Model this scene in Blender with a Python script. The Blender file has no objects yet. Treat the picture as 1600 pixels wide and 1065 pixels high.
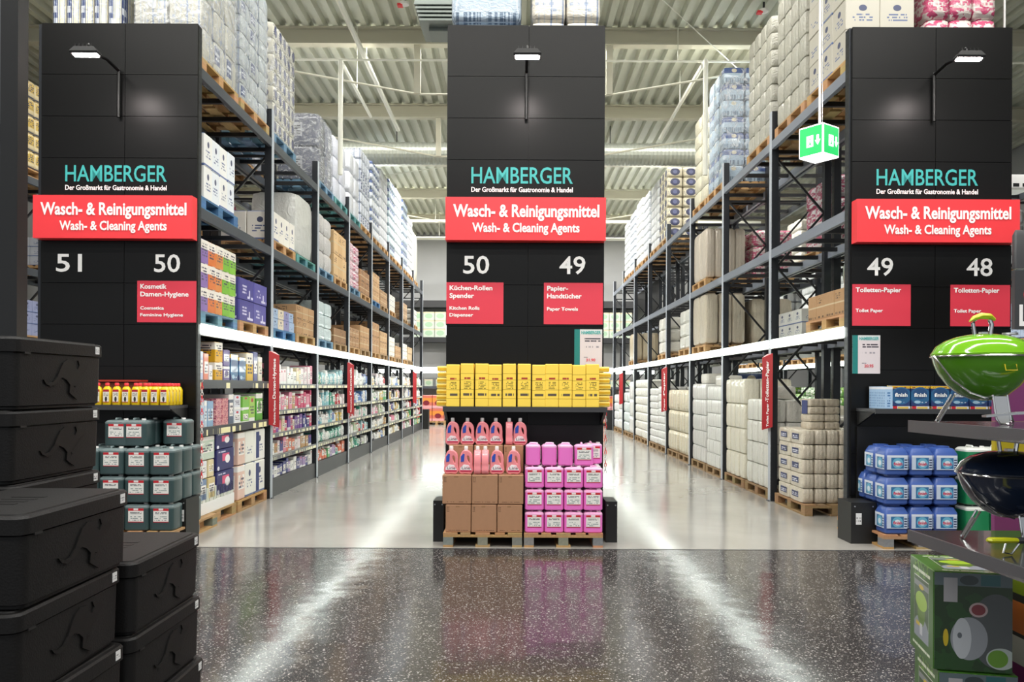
import bpy, math, random
from mathutils import Vector
PI = math.pi
rng = random.Random(7)
SC = bpy.context.scene
COL = SC.collection

# ------------------------------------------------------------------ camera, world, exposure, large lights
F, PX, PY, HE = 1270.0, 806.0, 603.5, 1.63
cam_d = bpy.data.cameras.new('camera')
cam_d.sensor_width = 36.0
cam_d.lens = F / 1600 * 36.0
cam_d.shift_x = -(PX - 800) / 1600
cam_d.shift_y = (PY - 532.5) / 1600
cam = bpy.data.objects.new('camera', cam_d)
cam.location = (0, 0, HE)
cam.rotation_euler = (PI / 2, math.radians(-0.28), 0)
COL.objects.link(cam)
SC.camera = cam
w = bpy.data.worlds.new('world'); SC.world = w; w.use_nodes = True
w.node_tree.nodes['Background'].inputs[0].default_value = (0.9, 0.95, 1.0, 1)
w.node_tree.nodes['Background'].inputs[1].default_value = 0.36
SC.view_settings.view_transform = 'Standard'
SC.view_settings.look = 'None'
SC.view_settings.gamma = 1
SC.view_settings.use_curve_mapping = False
SC.view_settings.exposure = 0.9
SC.cycles.max_bounces = 7
SC.cycles.diffuse_bounces = 4
SC.cycles.glossy_bounces = 4
SC.cycles.sample_clamp_indirect = 6.0
BEAM_Y = [-1.2, 2.9, 7.0, 11.15, 15.3, 19.45, 23.6, 27.75, 31.9]
LED_STRENGTH = 7.0
FILL_LIGHT = 620.0  # base power of the added fill lights

def area_light(name, loc, sx, sy, power, col=(1, 0.98, 0.94), rot=(0, 0, 0)):
    d = bpy.data.lights.new(name, 'AREA'); d.shape = 'RECTANGLE'; d.size = sx; d.size_y = sy
    d.energy = power; d.color = col
    o = bpy.data.objects.new(name, d); o.location = loc; o.rotation_euler = rot
    COL.objects.link(o); return o
# added unseen fill lights tucked behind the roof beams to brighten the hall
for by in BEAM_Y:
    k = {-1.2: 0.65, 2.9: 0.65, 7.0: 0.6, 11.15: 0.45, 15.3: 0.8, 19.45: 0.25}.get(by, 1.15)
    area_light('added_fill_light', (0, by + 0.42, 8.28), 15.0, 0.35, FILL_LIGHT * k)

# ------------------------------------------------------------------ helpers
def lin(c):
    if isinstance(c, str):
        c = c.lstrip('#'); c = [int(c[i:i + 2], 16) / 255 for i in (0, 2, 4)]
    return tuple((x / 12.92 if x <= 0.04045 else ((x + 0.055) / 1.055) ** 2.4) for x in c[:3])
def L4(c):
    return lin(c) + (1.0,)

class NM:
    """tiny node-material builder"""
    def __init__(s, name, rough=0.5, metal=0.0, coat=0.0, spec=0.5):
        s.m = bpy.data.materials.new(name); s.m.use_nodes = True
        s.t = s.m.node_tree; s.b = s.t.nodes['Principled BSDF']
        s.b.inputs['Roughness'].default_value = rough
        s.b.inputs['Metallic'].default_value = metal
        s.b.inputs['Coat Weight'].default_value = coat
        s.b.inputs['Specular IOR Level'].default_value = spec
    def set(s, sock, v):
        if isinstance(v, bpy.types.NodeSocket): s.t.links.new(v, sock)
        else: sock.default_value = v
    def n(s, typ, out=0, ins=None, **kw):
        nd = s.t.nodes.new(typ)
        for k, v in kw.items(): setattr(nd, k, v)
        for k, v in (ins or {}).items(): s.set(nd.inputs[k], v)
        return nd.outputs[out]
    def mth(s, op, a, b=0.0):
        return s.n('ShaderNodeMath', ins={0: a, 1: b}, operation=op)
    def mul(s, *a):
        r = a[0]
        for x in a[1:]: r = s.mth('MULTIPLY', r, x)
        return r
    def mix(s, f, a, b):
        nd = s.t.nodes.new('ShaderNodeMix'); nd.data_type = 'RGBA'
        s.set(nd.inputs[0], f); s.set(nd.inputs[6], a); s.set(nd.inputs[7], b)
        return nd.outputs[2]
    def uv(s):
        if not hasattr(s, '_uv'):
            tc = s.t.nodes.new('ShaderNodeUVMap'); tc.uv_map = 'UVMap'
            sp = s.t.nodes.new('ShaderNodeSeparateXYZ'); s.t.links.new(tc.outputs[0], sp.inputs[0])
            s._uv = (sp.outputs[0], sp.outputs[1])
        return s._uv
    def oi(s, out):
        if not hasattr(s, '_oi'): s._oi = s.t.nodes.new('ShaderNodeObjectInfo')
        return s._oi.outputs[out]
    def rect(s, u0, u1, v0, v1):
        u, v = s.uv()
        return s.mul(s.mth('GREATER_THAN', u, u0), s.mth('LESS_THAN', u, u1),
                     s.mth('GREATER_THAN', v, v0), s.mth('LESS_THAN', v, v1))
    def circ(s, cu, cv, ru, rv):
        u, v = s.uv()
        a = s.mth('POWER', s.mth('ABSOLUTE', s.mth('DIVIDE', s.mth('SUBTRACT', u, cu), ru)), 2.0)
        b = s.mth('POWER', s.mth('ABSOLUTE', s.mth('DIVIDE', s.mth('SUBTRACT', v, cv), rv)), 2.0)
        return s.mth('LESS_THAN', s.mth('ADD', a, b), 1.0)
    def text(s, u0, u1, v0, v1, rows, freq=14.0, thr=0.47):
        """blurred print: rows of small dark dashes inside a rectangle"""
        u, v = s.uv()
        t = s.mth('MULTIPLY', s.mth('DIVIDE', s.mth('SUBTRACT', v, v0), (v1 - v0)), rows)
        fr = s.mth('FRACT', t); fl = s.mth('FLOOR', t)
        cx = s.n('ShaderNodeCombineXYZ', ins={0: s.mth('MULTIPLY', u, freq), 1: s.mth('MULTIPLY', fl, 7.3), 2: s.mth('MULTIPLY', s.oi('Random'), 9.0)})
        nz = s.n('ShaderNodeTexNoise', ins={'Vector': cx, 'Scale': 1.0, 'Detail': 2.0})
        return s.mul(s.rect(u0, u1, v0, v1), s.mth('LESS_THAN', fr, 0.55), s.mth('GREATER_THAN', nz, thr))
    def bump(s, h, strength=0.3, dist=0.01):
        o = s.n('ShaderNodeBump', ins={'Height': h, 'Strength': strength, 'Distance': dist})
        s.t.links.new(o, s.b.inputs['Normal'])
    def col(s, c):
        s.set(s.b.inputs['Base Color'], c); return s.m

def plain(name, c, rough=0.5, metal=0.0, coat=0.0, spec=0.5, noise=0.0, nscale=30.0, bump=0.0):
    k = NM(name, rough, metal, coat, spec)
    c4 = L4(c)
    if noise or bump:
        tc = k.n('ShaderNodeTexCoord', out=3)
        nz = k.n('ShaderNodeTexNoise', ins={'Vector': tc, 'Scale': nscale, 'Detail': 3.0})
        d = tuple(x * (1 - noise) for x in c4[:3]) + (1,)
        e = tuple(min(1, x * (1 + noise)) for x in c4[:3]) + (1,)
        k.col(k.mix(nz, d, e))
        if bump: k.bump(nz, bump, 0.004)
    else:
        k.col(c4)
    return k.m

def emit(name, c, st, rough=0.4):
    k = NM(name, rough); k.col(L4(c))
    k.b.inputs['Emission Color'].default_value = L4(c)
    k.b.inputs['Emission Strength'].default_value = st
    return k.m

def printed(name, layers, base='obj', rough=0.42, coat=0.0, wrinkle=0.0, vary=0.0):
    """base colour (object colour unless given) with flat print layers in UV space"""
    k = NM(name, rough, coat=coat)
    c = k.oi('Color') if base == 'obj' else L4(base)
    obj = k.oi('Color')
    for ly in layers:
        typ, args, colr = ly[0], ly[1], ly[2]
        if typ == 'r': m = k.rect(*args)
        elif typ == 'c': m = k.circ(*args)
        elif typ == 't': m = k.text(*args)
        elif typ == 'n':
            tcn = k.n('ShaderNodeTexCoord', out=3)
            m = k.mth('GREATER_THAN', k.n('ShaderNodeTexNoise', ins={'Vector': tcn, 'Scale': args[0], 'Detail': 2.0}), args[1])
        if len(ly) > 3:  # only on some objects: random between lo and hi
            m = k.mul(m, k.mth('GREATER_THAN', k.oi('Random'), ly[3]), k.mth('LESS_THAN', k.oi('Random'), ly[4]))
        c = k.mix(m, c, obj if colr == 'obj' else L4(colr))
    if vary:
        tc = k.n('ShaderNodeTexCoord', out=3)
        nz = k.n('ShaderNodeTexNoise', ins={'Vector': tc, 'Scale': 6.0, 'Detail': 3.0})
        c = k.mix(k.mul(nz, vary), c, (0.02, 0.02, 0.02, 1))
    if wrinkle:
        tc = k.n('ShaderNodeTexCoord', out=3)
        nz = k.n('ShaderNodeTexNoise', ins={'Vector': tc, 'Scale': 9.0, 'Detail': 4.0, 'Distortion': 1.6})
        k.bump(nz, wrinkle, 0.03)
    return k.col(c)

M = {}
M['panel'] = plain('panel_black', '#0f0f0f', rough=0.34, spec=0.24)
M['panel_edge'] = plain('panel_edge', '#0b0b0b', rough=0.5)
M['black'] = plain('black_steel', '#141414', rough=0.45)
M['lamp_black'] = plain('lamp_black', '#101010', rough=0.4)
M['lamp_glow'] = emit('lamp_glow', '#fff2ee', 120)
M['led'] = emit('led_glow', '#f6fff8', LED_STRENGTH)
M['teal'] = plain('teal_print', '#3aa9a6', rough=0.5)
M['white_ink'] = plain('white_ink', '#f4f4f2', rough=0.5)
M['red_banner'] = plain('red_banner', '#ee3a41', rough=0.45)
M['red_panel'] = plain('red_panel', '#d8394c', rough=0.45)
M['red_blade'] = plain('red_blade', '#a5121d', rough=0.45)
M['white_steel'] = plain('white_steel', '#e9efec', rough=0.4)
M['roof_white'] = plain('roof_white', '#bdbfb0', rough=0.6, noise=0.06, nscale=3)
M['roof_beam'] = plain('roof_beam_paint', '#bbb8a6', rough=0.55)
M['pipe'] = plain('pipe_white', '#dcdcd0', rough=0.4)
M['wall'] = plain('wall_grey', '#8f9090', rough=0.7, noise=0.05, nscale=2)
M['duct'] = plain('duct_zinc', '#9a9e94', rough=0.45, metal=0.5)
M['vent'] = plain('vent_grey', '#6d7470', rough=0.4, metal=0.3)
M['cardboard'] = plain('cardboard_inner', '#b38a66', rough=0.8, noise=0.06)
M['chrome'] = plain('chrome', '#d8d8d8', rough=0.12, metal=1.0)
M['alu'] = plain('aluminium', '#b9babc', rough=0.32, metal=0.9)
M['grill_green'] = plain('enamel_green', '#6fae1c', rough=0.12, coat=0.6)
M['grill_bowl'] = plain('enamel_green_deep', '#4d8a12', rough=0.14, coat=0.6)
M['grill_blue'] = plain('enamel_blue', '#122036', rough=0.14, coat=0.7)
M['handle_lime'] = plain('handle_lime', '#b6b81c', rough=0.35)
M['yellow_plastic'] = plain('yellow_plastic', '#d9c31e', rough=0.4)
M['grey_shelf'] = plain('grey_shelf', '#39393b', rough=0.2, coat=0.3)
M['edge_grey'] = plain('edge_grey', '#5c5c60', rough=0.3, metal=0.3)
M['cap_white'] = plain('cap_white', '#ecebe8', rough=0.35)
M['pane'] = plain('pane_grey', '#6a6c6e', rough=0.25)
M['grey_plastic'] = plain('grey_plastic', '#3a3b3d', rough=0.4)
M['tag_white'] = printed('tag_white', [('t', (.1, .9, .25, .75, 2, 8, .5), '#55555a')], base='#dddddc')
M['exit_white'] = emit('exit_white', '#ffffff', 0.9)
M['exit_green'] = emit('exit_green', '#1fb45c', 0.45)
M['navy_ink'] = plain('navy_ink', '#27366f', rough=0.5)
M['blue_ink'] = plain('blue_ink', '#2a4cae', rough=0.45)
M['crimson_ink'] = plain('crimson_ink', '#c2184b', rough=0.45)

# rack steel
k = NM('rack_steel', 0.4, metal=0.35)
M['rack'] = k.col(L4('#50555c'))
M['post_lit_tone'] = plain('post_lit_tone', '#b4bac2', rough=0.4)  # pale tone that paints aisle light onto the posts' aisle side
M['rack_lit_tone'] = plain('rack_lit_tone', '#858b96', rough=0.4, metal=0.2)  # lighter copy of the rack steel, aisle light put into the right beams' colour
M['rack_dark'] = plain('rack_dark', '#1b1c1f', rough=0.45)
k = NM('post_steel', 0.38, metal=0.3)
tc = k.n('ShaderNodeTexCoord', out=3)
sp = k.t.nodes.new('ShaderNodeSeparateXYZ'); k.t.links.new(tc, sp.inputs[0])
fz = k.mth('FRACT', k.mth('MULTIPLY', sp.outputs[2], 13.3))
hole = k.mul(k.mth('LESS_THAN', fz, 0.4), k.mth('LESS_THAN', k.mth('ABSOLUTE', k.mth('SUBTRACT', k.mth('ABSOLUTE', sp.outputs[1]), 0.022)), 0.009))
M['post'] = k.col(k.mix(hole, L4('#2c2f34'), L4('#050505')))
# wood with object tint
k = NM('pallet_wood', 0.75)
tc = k.n('ShaderNodeTexCoord', out=3)
mp = k.n('ShaderNodeMapping', ins={'Vector': tc, 'Scale': (14, 1.2, 14)})
nz = k.n('ShaderNodeTexNoise', ins={'Vector': mp, 'Scale': 3.0, 'Detail': 4.0})
dk = k.n('ShaderNodeHueSaturation', ins={'Value': 0.55, 'Color': k.oi('Color')})
c = k.mix(k.mth('MULTIPLY', nz, 0.9), k.oi('Color'), dk)
k.bump(nz, 0.25, 0.004)
M['wood'] = k.col(c)
k = NM('stretch_film', 0.18)
nz = k.n('ShaderNodeTexNoise', ins={'Vector': k.n('ShaderNodeMapping', ins={'Vector': k.n('ShaderNodeTexCoord', out=3), 'Scale': (1, 1, 2.2), 'Rotation': (.5, .3, 0)}), 'Scale': 5.0, 'Detail': 6.0, 'Distortion': 2.5})
k.bump(nz, 0.8, 0.05)
k.set(k.b.inputs['Alpha'], k.mth('ADD', .05, k.mth('MULTIPLY', k.mth('POWER', nz, 4.0), 2.2)))
M['film'] = k.col(L4('#f4f7fa'))
# generic object-colour materials
M['obj'] = NM('tinted_gloss', 0.35).m
kk = NM('tinted', 0.4); M['obj'] = kk.col(kk.oi('Color'))
kk = NM('tinted_soft_plastic', 0.3, coat=0.35)
u, v = kk.uv()
nz = kk.n('ShaderNodeTexNoise', ins={'Vector': kk.n('ShaderNodeTexCoord', out=3), 'Scale': 7.0, 'Detail': 4.0, 'Distortion': 1.5})
rolls = kk.mth('ABSOLUTE', kk.mth('SINE', kk.mth('MULTIPLY', u, 9.42)))
kk.bump(kk.mth('ADD', kk.mth('MULTIPLY', rolls, 0.5), kk.mth('MULTIPLY', nz, 1.3)), 0.6, 0.03)
M['softpack'] = kk.col(kk.mix(kk.mth('MULTIPLY', nz, 0.25), kk.oi('Color'), (0.25, 0.25, 0.24, 1)))
M['packnavy'] = printed('pack_navy', [('r', (0.08, 0.46, 0.25, 0.85), '#3d4a74', .0, .3), ('t', (.1, .9, .1, .9, 5, 9, .58), '#9aa4b6', .3, 1.0), ('t', (.12, .42, .4, .7, 2, 10, .45), '#e5e8ec', 0, .3), ('r', (.2, .23, 0, 1), '#b9c0c6'), ('r', (.36, .38, 0, 1), '#b9c0c6'), ('r', (.72, .74, 0, 1), '#b9c0c6'),
                                      ('r', (.55, .6, 0, 1), '#8794ab'), ('r', (.88, .93, 0, 1), '#8794ab')], rough=0.3, coat=0.3, wrinkle=0.5)
M['packcircle'] = printed('pack_circle', [('c', (.5, .52, .3, .36), '#35395c'), ('c', (.5, .52, .14, .18), '#5a608a'), ('t', (.08, .22, .1, .9, 6, 8, .5), '#7b7b86')], rough=0.35, coat=0.25, wrinkle=0.3)
M['packdark'] = printed('pack_dark', [('r', (.3, .62, .3, .7), '#a9abb0'), ('t', (.34, .58, .36, .64, 4, 9, .45), '#24252a'), ('t', (0, 1, 0, 1, 9, 5, .6), '#6a6c78')], rough=0.25, coat=0.4, wrinkle=0.7)
M['packblue'] = printed('pack_blue', [('r', (.04, .96, .62, .95), '#43598c', 0, .6), ('c', (.5, .78, .12, .12), '#c9c2ab'), ('t', (.02, .98, .06, .52, 1, 26, .5), '#5d7085')], rough=0.28, coat=0.35, wrinkle=0.5)
M['packpink'] = printed('pack_pink', [('n', (9, .53), '#b4456a'), ('t', (.1, .9, .2, .8, 5, 12, .5), '#b86a7e')], rough=0.35, coat=0.2, wrinkle=0.4)
M['packgreen'] = printed('pack_green', [('n', (7, .5), '#4f8c2c'), ('r', (.2, .8, .4, .7), '#e9efe0'), ('n', (13, .6), '#2d5a22')], rough=0.3, coat=0.3, wrinkle=0.4)
M['packyellow'] = printed('pack_yellow', [('r', (.1, .9, .35, .9), '#c0a24a'), ('t', (.15, .85, .4, .85, 4, 7, .5), '#3a3f56'), ('r', (0, 1, 0, .12), '#5c6273')], rough=0.4, coat=0.2)
M['carton'] = printed('carton_print', [('r', (.0, 1, .47, .53), '#c9b592'), ('t', (.1, .6, .65, .9, 3, 8, .5), '#564231', .3, 1), ('t', (.1, .9, .05, .2, 1, 10, .5), '#564231')], rough=0.75, vary=0.18)
M['carton_w'] = printed('carton_white_print', [('c', (.5, .7, .12, .1), '#444a66', .2, 1), ('t', (.2, .8, .28, .55, 3, 9, .5), '#5e6a8c'), ('r', (0, 1, 0, .07), '#5a6d9c', .5, 1)], rough=0.5)
M['carton_col'] = printed('carton_colour_print', [('r', (0, 1, .62, 1), '#ece6dc'), ('t', (.15, .85, .3, .9, 5, 7, .48), '#4c4a58')], rough=0.45)
M['carton_tissue'] = printed('tissue_box_print', [('r', (.32, .72, .42, .78), '#e0577c'), ('c', (.62, .5, .14, .2), '#f4f0f2'), ('t', (.1, .5, .84, .95, 1, 8, .4), '#d7d9ea'), ('c', (.1, .12, .06, .1), '#eef0f6')], rough=0.4)
M['carton_purple'] = printed('purple_carton_print', [('t', (.2, .5, .3, .75, 3, 5, .4), '#cfcbe4'), ('r', (.66, .74, .15, .5), '#dcd9ee'), ('t', (.55, .95, .1, .3, 1, 6, .4), '#dcd9ee')], rough=0.4)
M['prod'] = printed('product_print', [
    ('r', (.1, .9, .3, .72), '#f2efe9', .25, 1.0), ('r', (0, 1, .82, 1), '#f2efe9', .6, .9), ('r', (0, 1, 0, .2), '#f1f1ee', .0, .35),
    ('c', (.5, .55, .28, .18), 'obj', .5, .8), ('t', (.16, .84, .34, .68, 3, 6, .47), '#4a4558', .2, 1.0), ('c', (.5, .85, .2, .08), '#c23a4c', .0, .3)], rough=0.35, coat=0.15)
M['prodbag'] = printed('product_bag_print', [('c', (.5, .5, .34, .3), '#eef2ee'), ('t', (.25, .75, .35, .62, 2, 6, .45), '#2c5f74'), ('n', (16, .58), '#f2f6f2')], rough=0.28, coat=0.3, wrinkle=0.4)
M['price_rail'] = printed('price_rail_print', [('r', (0, 1, .12, .88), '#6b6d70'), ('t', (0, 1, -.2, 1.4, 1, 24, .5), '#f1edc9')], base='#8b8d90', rough=0.4)
M['rail_dark'] = printed('price_rail_dark', [('t', (0, 1, -.2, 1.4, 1, 16, .56), '#efe7b4')], base='#3c3e42', rough=0.4)
M['label_red'] = printed('canister_label', [('r', (0, 1, .83, 1), '#c3202c'), ('r', (.35, .65, .86, 1), '#e9dedd'), ('t', (.12, .88, .6, .76, 2, 9, .42), '#3b3f44'),
                                            ('t', (.08, .9, .12, .5, 3, 7, .5), '#8e9a98'), ('r', (0, 1, 0, .06), '#b6283a')], base='#e8e7e2')
M['label_salt'] = printed('salt_label', [('r', (.0, 1, .86, 1), '#d9dfe9'), ('r', (.2, .82, .06, .84), '#2b6d9d'), ('c', (.52, .45, .26, .36), '#69aeca'), ('c', (.52, .42, .16, .2), '#d9e2ea'),
                                         ('t', (.84, .98, .1, .8, 4, 5, .3), '#27355c')], base='#c3cfe0')
M['label_bottle'] = printed('bottle_label', [('r', (.0, 1, 0, .2), '#c01a4a'), ('c', (.3, .6, .2, .16), '#f0c8d0')], base='#f3e9ec')
M['yellow_pack'] = printed('yellow_pack_print', [('r', (0, 1, .765, .775), '#b58a16'), ('r', (0, 1, .19, .2), '#b58a16'), ('r', (0, 1, .395, .405), '#b58a16'), ('r', (0, 1, .62, .63), '#b58a16'),
                            ('t', (.28, .75, .64, .72, 1, 9, .35), '#b0402c'), ('t', (.25, .8, .42, .6, 5, 7, .45), '#8a7324'), ('t', (.2, .85, .26, .36, 1, 6, .4), '#5b5044')], base='#ffdb55', rough=0.5)
M['yellow_side'] = printed('yellow_flat_pack', [('r', (.05, .95, .3, .7), '#e2b21d')], base='#f6dc70', rough=0.5)
M['finish_box'] = printed('dish_tab_box', [('r', (0, 1, .86, 1), '#e3b721'), ('t', (.05, .95, .88, .98, 1, 12, .5), '#7a3a20'), ('c', (.5, .5, .55, .42), '#1e5f8d'), ('c', (.5, .6, .4, .26), '#174678'),
                                           ('c', (.35, .2, .18, .07), '#9fc3d8'), ('t', (.4, .85, .16, .24, 1, 9, .45), '#c6d2e2')], base='#152f66', rough=0.3, coat=0.3)
M['finish_tray'] = printed('dish_tab_tray', [('r', (0, .25, 0, 1), '#c32332'), ('r', (.28, .9, .2, .8), '#e9c34a')], base='#dfe0e4')
M['slim_box'] = printed('slim_box', [('t', (.3, .7, .1, .8, 6, 4, .4), '#4a78ad'), ('r', (0, 1, .88, 1), '#e7e9ee')], base='#a9c8e6')
M['yellow_bottle_label'] = printed('yellow_bottle_label', [('r', (0, 1, .82, 1), '#b5252c'), ('c', (.5, .25, .2, .2), '#26262a'), ('t', (.1, .9, .5, .78, 3, 6, .42), '#7b7466'), ('r', (0, 1, 0, .06), '#b5252c')], base='#ebe6d9')
M['yellow_liquid'] = plain('yellow_liquid', '#e8c51c', rough=0.2, coat=0.3)
M['red_tray'] = plain('red_tray', '#a3301f', rough=0.6)
M['poster'] = printed('price_poster', [('r', (0, .2, 0, 1), '#1f7f7a'), ('r', (.2, 1, .86, 1), '#dcdedd'), ('t', (.36, .94, .68, .8, 2, 12, .42), '#45404a'), ('t', (.36, .9, .52, .6, 1, 14, .5), '#9a949c'), ('t', (.34, .5, .26, .3, 1, 14, .4), '#8b858c')], base='#dcd2d4')
M['box_lawn'] = printed('lawn_box_print', [('n', (16, .5), '#2f5a1c'), ('n', (38, .56), '#79a83a'),
    ('t', (.14, .86, .88, .94, 1, 26, .42), '#e8efd8'), ('t', (.14, .86, .07, .12, 1, 26, .42), '#e8efd8'),
    ('r', (.19, .81, .17, .83), '#e4e6df'), ('r', (.2, .8, .18, .82), '#35552a'), ('n', (22, .66), '#5a8836'),
    ('r', (.2, .8, .72, .78), '#8a8d90'), ('c', (.5, .22, .34, .2), '#8f97a3'), ('r', (0, 1, 0, .172), '#3c6a22'), ('r', (0, .195, 0, 1), '#3c6a22'), ('r', (.805, 1, 0, 1), '#3c6a22'),
    ('t', (.14, .86, .88, .94, 1, 26, .42), '#e8efd8'), ('t', (.14, .86, .07, .12, 1, 26, .42), '#e8efd8'),
    ('c', (.5, .47, .16, .16), '#5a7f14'), ('c', (.5, .58, .24, .1), '#9cc22a'), ('c', (.5, .73, .1, .025), '#d3b820'), ('r', (.44, .55, .22, .34), '#c9ccd2'), ('r', (.28, .44, .3, .34), '#d3b820')], base='#3f6d24', rough=0.3, coat=0.4)
M['box_grill'] = printed('grill_box_print', [('n', (12, .52), '#173512'), ('r', (0, 1, .87, 1), '#58676b'), ('c', (.45, .93, .12, .05), '#2d3b3c'), ('r', (.6, .85, .88, .99), '#235d60'),
    ('c', (.8, .42, .34, .38), '#4a4f50'), ('c', (.45, .33, .24, .22), '#8e9297'), ('c', (.36, .33, .12, .21), '#b9bdc1'), ('c', (.15, .33, .035, .09), '#c5ab1f'), ('c', (.33, .36, .03, .03), '#5d6368'),
    ('c', (.57, .63, .12, .075), '#b7a1a0'), ('c', (.57, .63, .09, .055), '#7a2b33'), ('c', (.86, .14, .19, .11), '#a9b3ad'), ('c', (.82, .14, .13, .09), '#5f8d25'), ('r', (.12, .3, .7, .95), '#a8a6a8')], base='#1d4418', rough=0.3, coat=0.4)
M['stripes'] = printed('stripe_print', [('r', (0, 1, .84, 1), '#6a7c12'), ('r', (0, 1, .64, .8), '#c0672c'), ('r', (0, 1, .48, .62), '#c9c4bc'), ('r', (0, 1, .3, .48), '#7a1b62'), ('r', (0, 1, 0, .28), '#c09b1e')], base='#262626')
M['magenta'] = printed('magenta_banner', [('r', (0, 1, .62, .78), '#b7a51d'), ('r', (0, 1, .54, .62), '#4c8a26')], base='#7e3a6d')
# EPP foam
k = NM('epp_foam', 0.55)
tc = k.n('ShaderNodeTexCoord', out=3)
vo = k.n('ShaderNodeTexVoronoi', ins={'Vector': tc, 'Scale': 160.0})
k.bump(vo, 0.3, 0.0015)
k.b.inputs['Specular IOR Level'].default_value = 0.25
M['epp'] = k.col(L4('#151414'))
M['epp_em'] = plain('epp_smooth', '#0f0e0e', rough=0.5, spec=0.25)
# floors
k = NM('terrazzo', 0.16, coat=0.0, spec=0.5)
tc = k.n('ShaderNodeTexCoord', out=3)
ns = k.n('ShaderNodeTexNoise', out=1, ins={'Vector': tc, 'Scale': 60.0, 'Detail': 1.0})
mp = k.n('ShaderNodeMix', out=1, data_type='VECTOR', ins={0: 0.012, 4: tc, 5: ns})
vo = k.n('ShaderNodeTexVoronoi', out=0, ins={'Vector': mp, 'Scale': 62.0, 'Randomness': 1.0})
vc = k.n('ShaderNodeTexVoronoi', out=1, ins={'Vector': mp, 'Scale': 62.0, 'Randomness': 1.0})
sv = k.t.nodes.new('ShaderNodeSeparateColor'); k.t.links.new(vc, sv.inputs[0])
chip = k.mul(k.mth('LESS_THAN', vo, k.mth('MULTIPLY', sv.outputs[1], 0.46)), k.mth('GREATER_THAN', sv.outputs[0], 0.12))
vo2 = k.n('ShaderNodeTexVoronoi', out=0, ins={'Vector': mp, 'Scale': 120.0})
chip2 = k.mth('LESS_THAN', vo2, 0.3)
big = k.n('ShaderNodeTexNoise', ins={'Vector': tc, 'Scale': 0.7, 'Detail': 3.0})
base = k.mix(big, L4('#302e2f'), L4('#3b3837'))
c = k.mix(k.mul(chip2, 0.55), base, L4('#777270'))
c = k.mix(k.mul(chip, k.mth('ADD', 0.4, k.mth('MULTIPLY', sv.outputs[2], 0.6))), c, L4('#b0aca7'))
k.set(k.b.inputs['Roughness'], k.mth('ADD', 0.10, k.mth('MULTIPLY', big, 0.08)))
nb = k.n('ShaderNodeTexNoise', ins={'Vector': tc, 'Scale': 2.2, 'Detail': 2.0})
k.bump(nb, 0.25, 0.02)
M['terrazzo'] = k.col(c)
k = NM('polished_concrete', 0.14, spec=0.6)
tc = k.n('ShaderNodeTexCoord', out=3)
big = k.n('ShaderNodeTexNoise', ins={'Vector': tc, 'Scale': 0.9, 'Detail': 6.0, 'Distortion': 0.6})
c = k.mix(big, L4('#8d8a84'), L4('#aaa7a0'))
sp = k.t.nodes.new('ShaderNodeSeparateXYZ'); k.t.links.new(tc, sp.inputs[0])
k.set(k.b.inputs['Roughness'], k.mth('ADD', 0.08, k.mth('MULTIPLY', big, 0.14)))
nb = k.n('ShaderNodeTexNoise', ins={'Vector': tc, 'Scale': 1.7, 'Detail': 2.0})
k.bump(nb, 0.2, 0.012)
M['concrete'] = k.col(c)

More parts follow.
